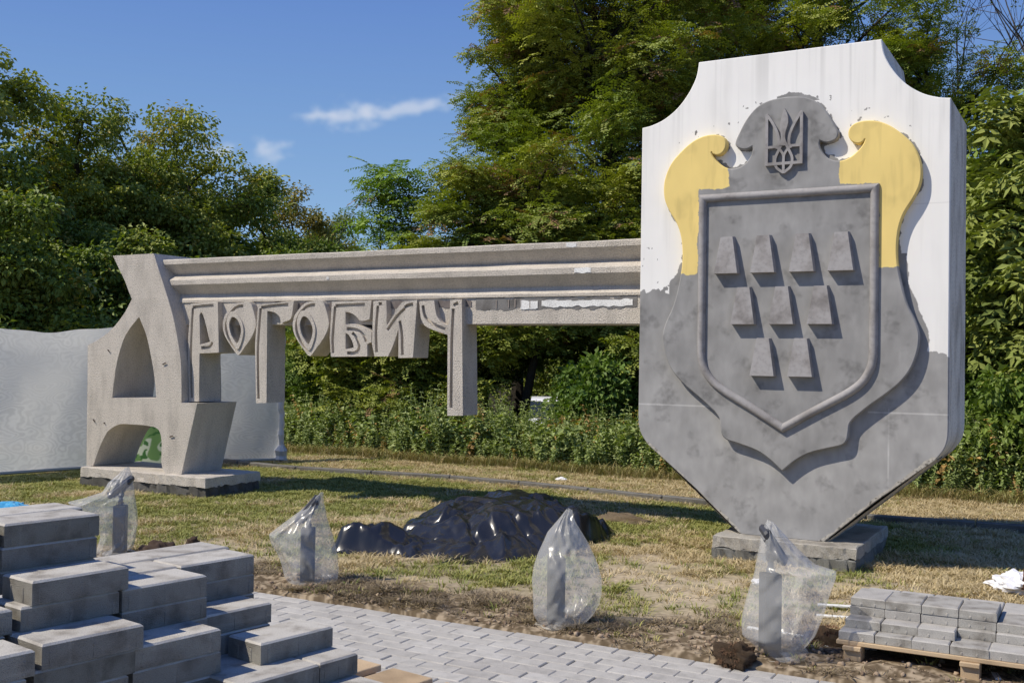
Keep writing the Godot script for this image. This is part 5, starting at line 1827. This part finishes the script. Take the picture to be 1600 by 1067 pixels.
func build_hedge() -> void:
	# weeds and brambles along the back of the lawn, bush by bush
	var stems := [stem_cluster(1, 0.75, 10, 0.115, 0.075, true), stem_cluster(2, 0.62, 9, 0.11, 0.08, false), stem_cluster(3, 0.9, 13, 0.085, 0.045, true)]
	var cols := [Color(0.08, 0.105, 0.036), Color(0.165, 0.19, 0.075)]
	var where := ["at the netting's end", "below the fourth hanging letter", "below the fifth hanging letter", "below the sixth hanging letter", "left of the last letter's foot", "right of the last letter's foot", "just left of the white car", "just right of the white car", "one bush left of the shield", "half hidden by the shield's left edge", "behind the shield's left half", "behind the shield's middle", "behind the shield's right half", "behind the shield's right edge", "right of the shield's foot", "at the right edge of the view"]
	rng.seed = 99
	for i in 16:
		var x := -11.75 + i * 0.74
		var z := -13.75 + 0.12 * sin(i * 2.1) 
		var y := ground_y(x, z)
		var t := thing("bramble_bush", "wild weedy bush in the low hedge, " + where[i], "bush", Vector3(x, y, z), 0.0, "weedy bushes of the low hedge")
		for s in 3:
			var buf := PackedFloat32Array()
			for k in 84:
				var px := rng.randfn(0.0, 0.36)
				var pz := rng.randf_range(-0.55, 0.5)
				var front := smoothstep(0.1, 0.5, pz)
				var sc := rng.randf_range(0.75, 1.15) * (1.0 - 0.45 * front) * (1.0 + 0.12 * sin(i * 3.7)) * (0.9 if i == 6 or i == 7 else 1.0) * (1.05 if s == 2 else 1.0)
				var c: Color = cols[0].lerp(cols[1], rng.randf())
				if rng.randf() < 0.06:
					c = Color(0.2, 0.13, 0.05)
				put_copy(buf, Basis.from_euler(Vector3(rng.randf_range(-0.3, 0.3), rng.randf_range(0, TAU), rng.randf_range(-0.3, 0.3))).scaled(Vector3.ONE * sc), Vector3(px, -0.02, pz), c * rng.randf_range(2.1, 2.9))
			multi("stems", stems[s], M.leaf, buf, t)
	# dead stalks and tall dry grass at its foot
	var dry := tuft(10, 0.16, 0.07, 0.9, 12, 0.003)
	var bd := PackedFloat32Array()
	for k in 2600:
		var x := rng.randf_range(-12.2, 0.8)
		put_copy(bd, Basis(Vector3.UP, rng.randf() * TAU).scaled(Vector3.ONE * rng.randf_range(0.4, 1.3)), Vector3(x, ground_y(x, -13.2), -13.12 + rng.randfn(0.0, 0.11)), Color(0.46, 0.35, 0.17).lerp(Color(0.22, 0.25, 0.07), rng.randf()))
	multi("tall_dry_grass", dry, M.grass, bd)
	tag(get_node("tall_dry_grass"), "tall mixed grass along the foot of the low hedge", "grass")

# ------------------------------------------------------------------ far things

func build_car() -> void:
	var at := Vector3(-13.55, 0, -26.7)
	at.y = ground_y(at.x, at.z)
	var t := thing("parked_car", "white car glimpsed through the bushes beyond the hedge", "car", at, 0.35)
	var white := plain(lin(0.8, 0.8, 0.8), 0.25)
	var glass := plain(lin(0.02, 0.025, 0.03), 0.08)
	var rub := plain(lin(0.02, 0.02, 0.02), 0.8)
	var side := joined([pv([-2.0, 0.32]), spline(pv([-2.0, 0.32, -2.03, 0.6, -1.95, 0.82, -1.0, 0.93, -0.35, 1.38, 0.2, 1.45, 0.9, 1.42, 1.55, 1.05, 1.95, 0.95, 2.02, 0.6, 2.0, 0.32]), 3)])
	var st := begin()
	extrude(st, side, -0.80, 0.80, 0.06)
	var b := obj("body", done(st), white, t)
	b.rotation.y = PI * 0.5
	var ws := begin()
	quad(ws, Vector3(-0.62, 1.36, 0.46), Vector3(0.62, 1.36, 0.46), Vector3(0.70, 0.98, 1.02), Vector3(-0.70, 0.98, 1.02))
	obj("windscreen", done(ws), glass, t)
	for s in [-1.0, 1.0]:
		var sw := begin()
		extrude(sw, pv([-0.85, 0.97, -0.3, 1.34, 0.8, 1.35, 1.25, 1.05]), 0.0, 0.012, 0.004)
		var w := obj("side_window", done(sw), glass, t)
		w.rotation.y = PI * 0.5
		w.position.x = 0.795 if s > 0 else -0.807
		var hl := obj("headlight", box_mesh(Vector3(0.3, 0.14, 0.06), 0.02), plain(lin(0.7, 0.72, 0.75), 0.1), t)
		hl.position = Vector3(s * 0.58, 0.72, 1.99)
		for z in [-1.25, 1.3]:
			var wh := begin()
			add_tube(wh, PackedVector3Array([Vector3(-0.1, 0, 0), Vector3(0.1, 0, 0)]), PackedFloat32Array([0.31, 0.31]), 18, true)
			obj("wheel", done(wh), rub, t).position = Vector3(s * 0.74, 0.31, z)
	obj("grille", box_mesh(Vector3(0.7, 0.14, 0.05), 0.01), rub, t).position = Vector3(0, 0.6, 2.0)
	# a pale outbuilding deeper among the trees
	var hp := Vector3(-12.3, 0, -27.5)
	hp.y = ground_y(hp.x, hp.z)
	var hs := thing("white_shed", "white-walled outbuilding glimpsed through leaves left of the shield", "shed", hp, 0.5)
	var hst := begin()
	add_box(hst, Transform3D(Basis(), Vector3(0, 1.0, 0)), Vector3(1.9, 2.0, 2.4))
	obj("wall", done(hst), plain(lin(0.7, 0.7, 0.7), 0.8), hs)
	var rf := begin()
	extrude(rf, pv([-1.2, 0.0, 0.0, 0.4, 1.2, 0.0, 1.1, -0.05, 0, 0.3, -1.1, -0.05]), -1.3, 1.3, 0.0)
	obj("roof", done(rf), plain(lin(0.25, 0.26, 0.27), 0.6), hs).position = Vector3(0, 2.05, 0)
	obj("door", box_mesh(Vector3(0.8, 1.8, 0.05), 0.01), plain(lin(0.2, 0.15, 0.1), 0.7), hs).position = Vector3(0.2, 0.9, 1.22)

func _ready() -> void:
	rng.seed = 20240
	var cam := Camera3D.new()
	cam.name = "camera"
	add_child(cam)
	cam.fov = 35.38
	cam.near = 0.1
	cam.far = 600.0
	var R := Vector3(0.8744, 0.0148, -0.4850)
	var F := Vector3(-0.4853, 0.01606, -0.8742)
	var U := R.cross(F)
	cam.transform = Transform3D(Basis(R, U, -F).orthonormalized(), Vector3(0, 1.53, 0))
	cam.current = true
	for n in [n1, n2, n3]:
		n.noise_type = FastNoiseLite.TYPE_SIMPLEX_SMOOTH
		n.frequency = 0.01
		n.fractal_octaves = 3
	n1.seed = 11
	n2.seed = 23
	n3.seed = 37
	n3.fractal_octaves = 4
	var env := Environment.new()
	env.background_mode = Environment.BG_SKY
	var sky := Sky.new()
	var sm := PanoramaSkyMaterial.new()
	sm.panorama = sky_picture()
	sm.energy_multiplier = 1.0
	sky.sky_material = sm
	env.sky = sky
	env.tonemap_mode = Environment.TONE_MAPPER_LINEAR
	env.tonemap_exposure = 1.0
	env.sdfgi_enabled = true
	env.ssao_enabled = true
	env.ssil_enabled = true
	var we := WorldEnvironment.new()
	we.name = "world_environment"
	we.environment = env
	add_child(we)
	var sun := DirectionalLight3D.new()
	sun.name = "sun"
	sun.light_energy = 1.5
	sun.light_color = Color(1.0, 0.962, 0.895)
	sun.light_angular_distance = 0.5
	sun.shadow_enabled = true
	add_child(sun)
	sun.look_at_from_position(Vector3(-0.60, 1.0, 0.62) * 50.0, Vector3.ZERO)

	make_materials()
	build_ground()
	build_pavement()
	build_shield()
	build_big_letter()
	build_beam()
	build_curb()
	build_net()
	build_left_stack()
	build_right_stack()
	build_lamps()
	build_tarp()
	build_litter()
	build_car()
	build_trees()
	rng.seed = 5
	build_grass()
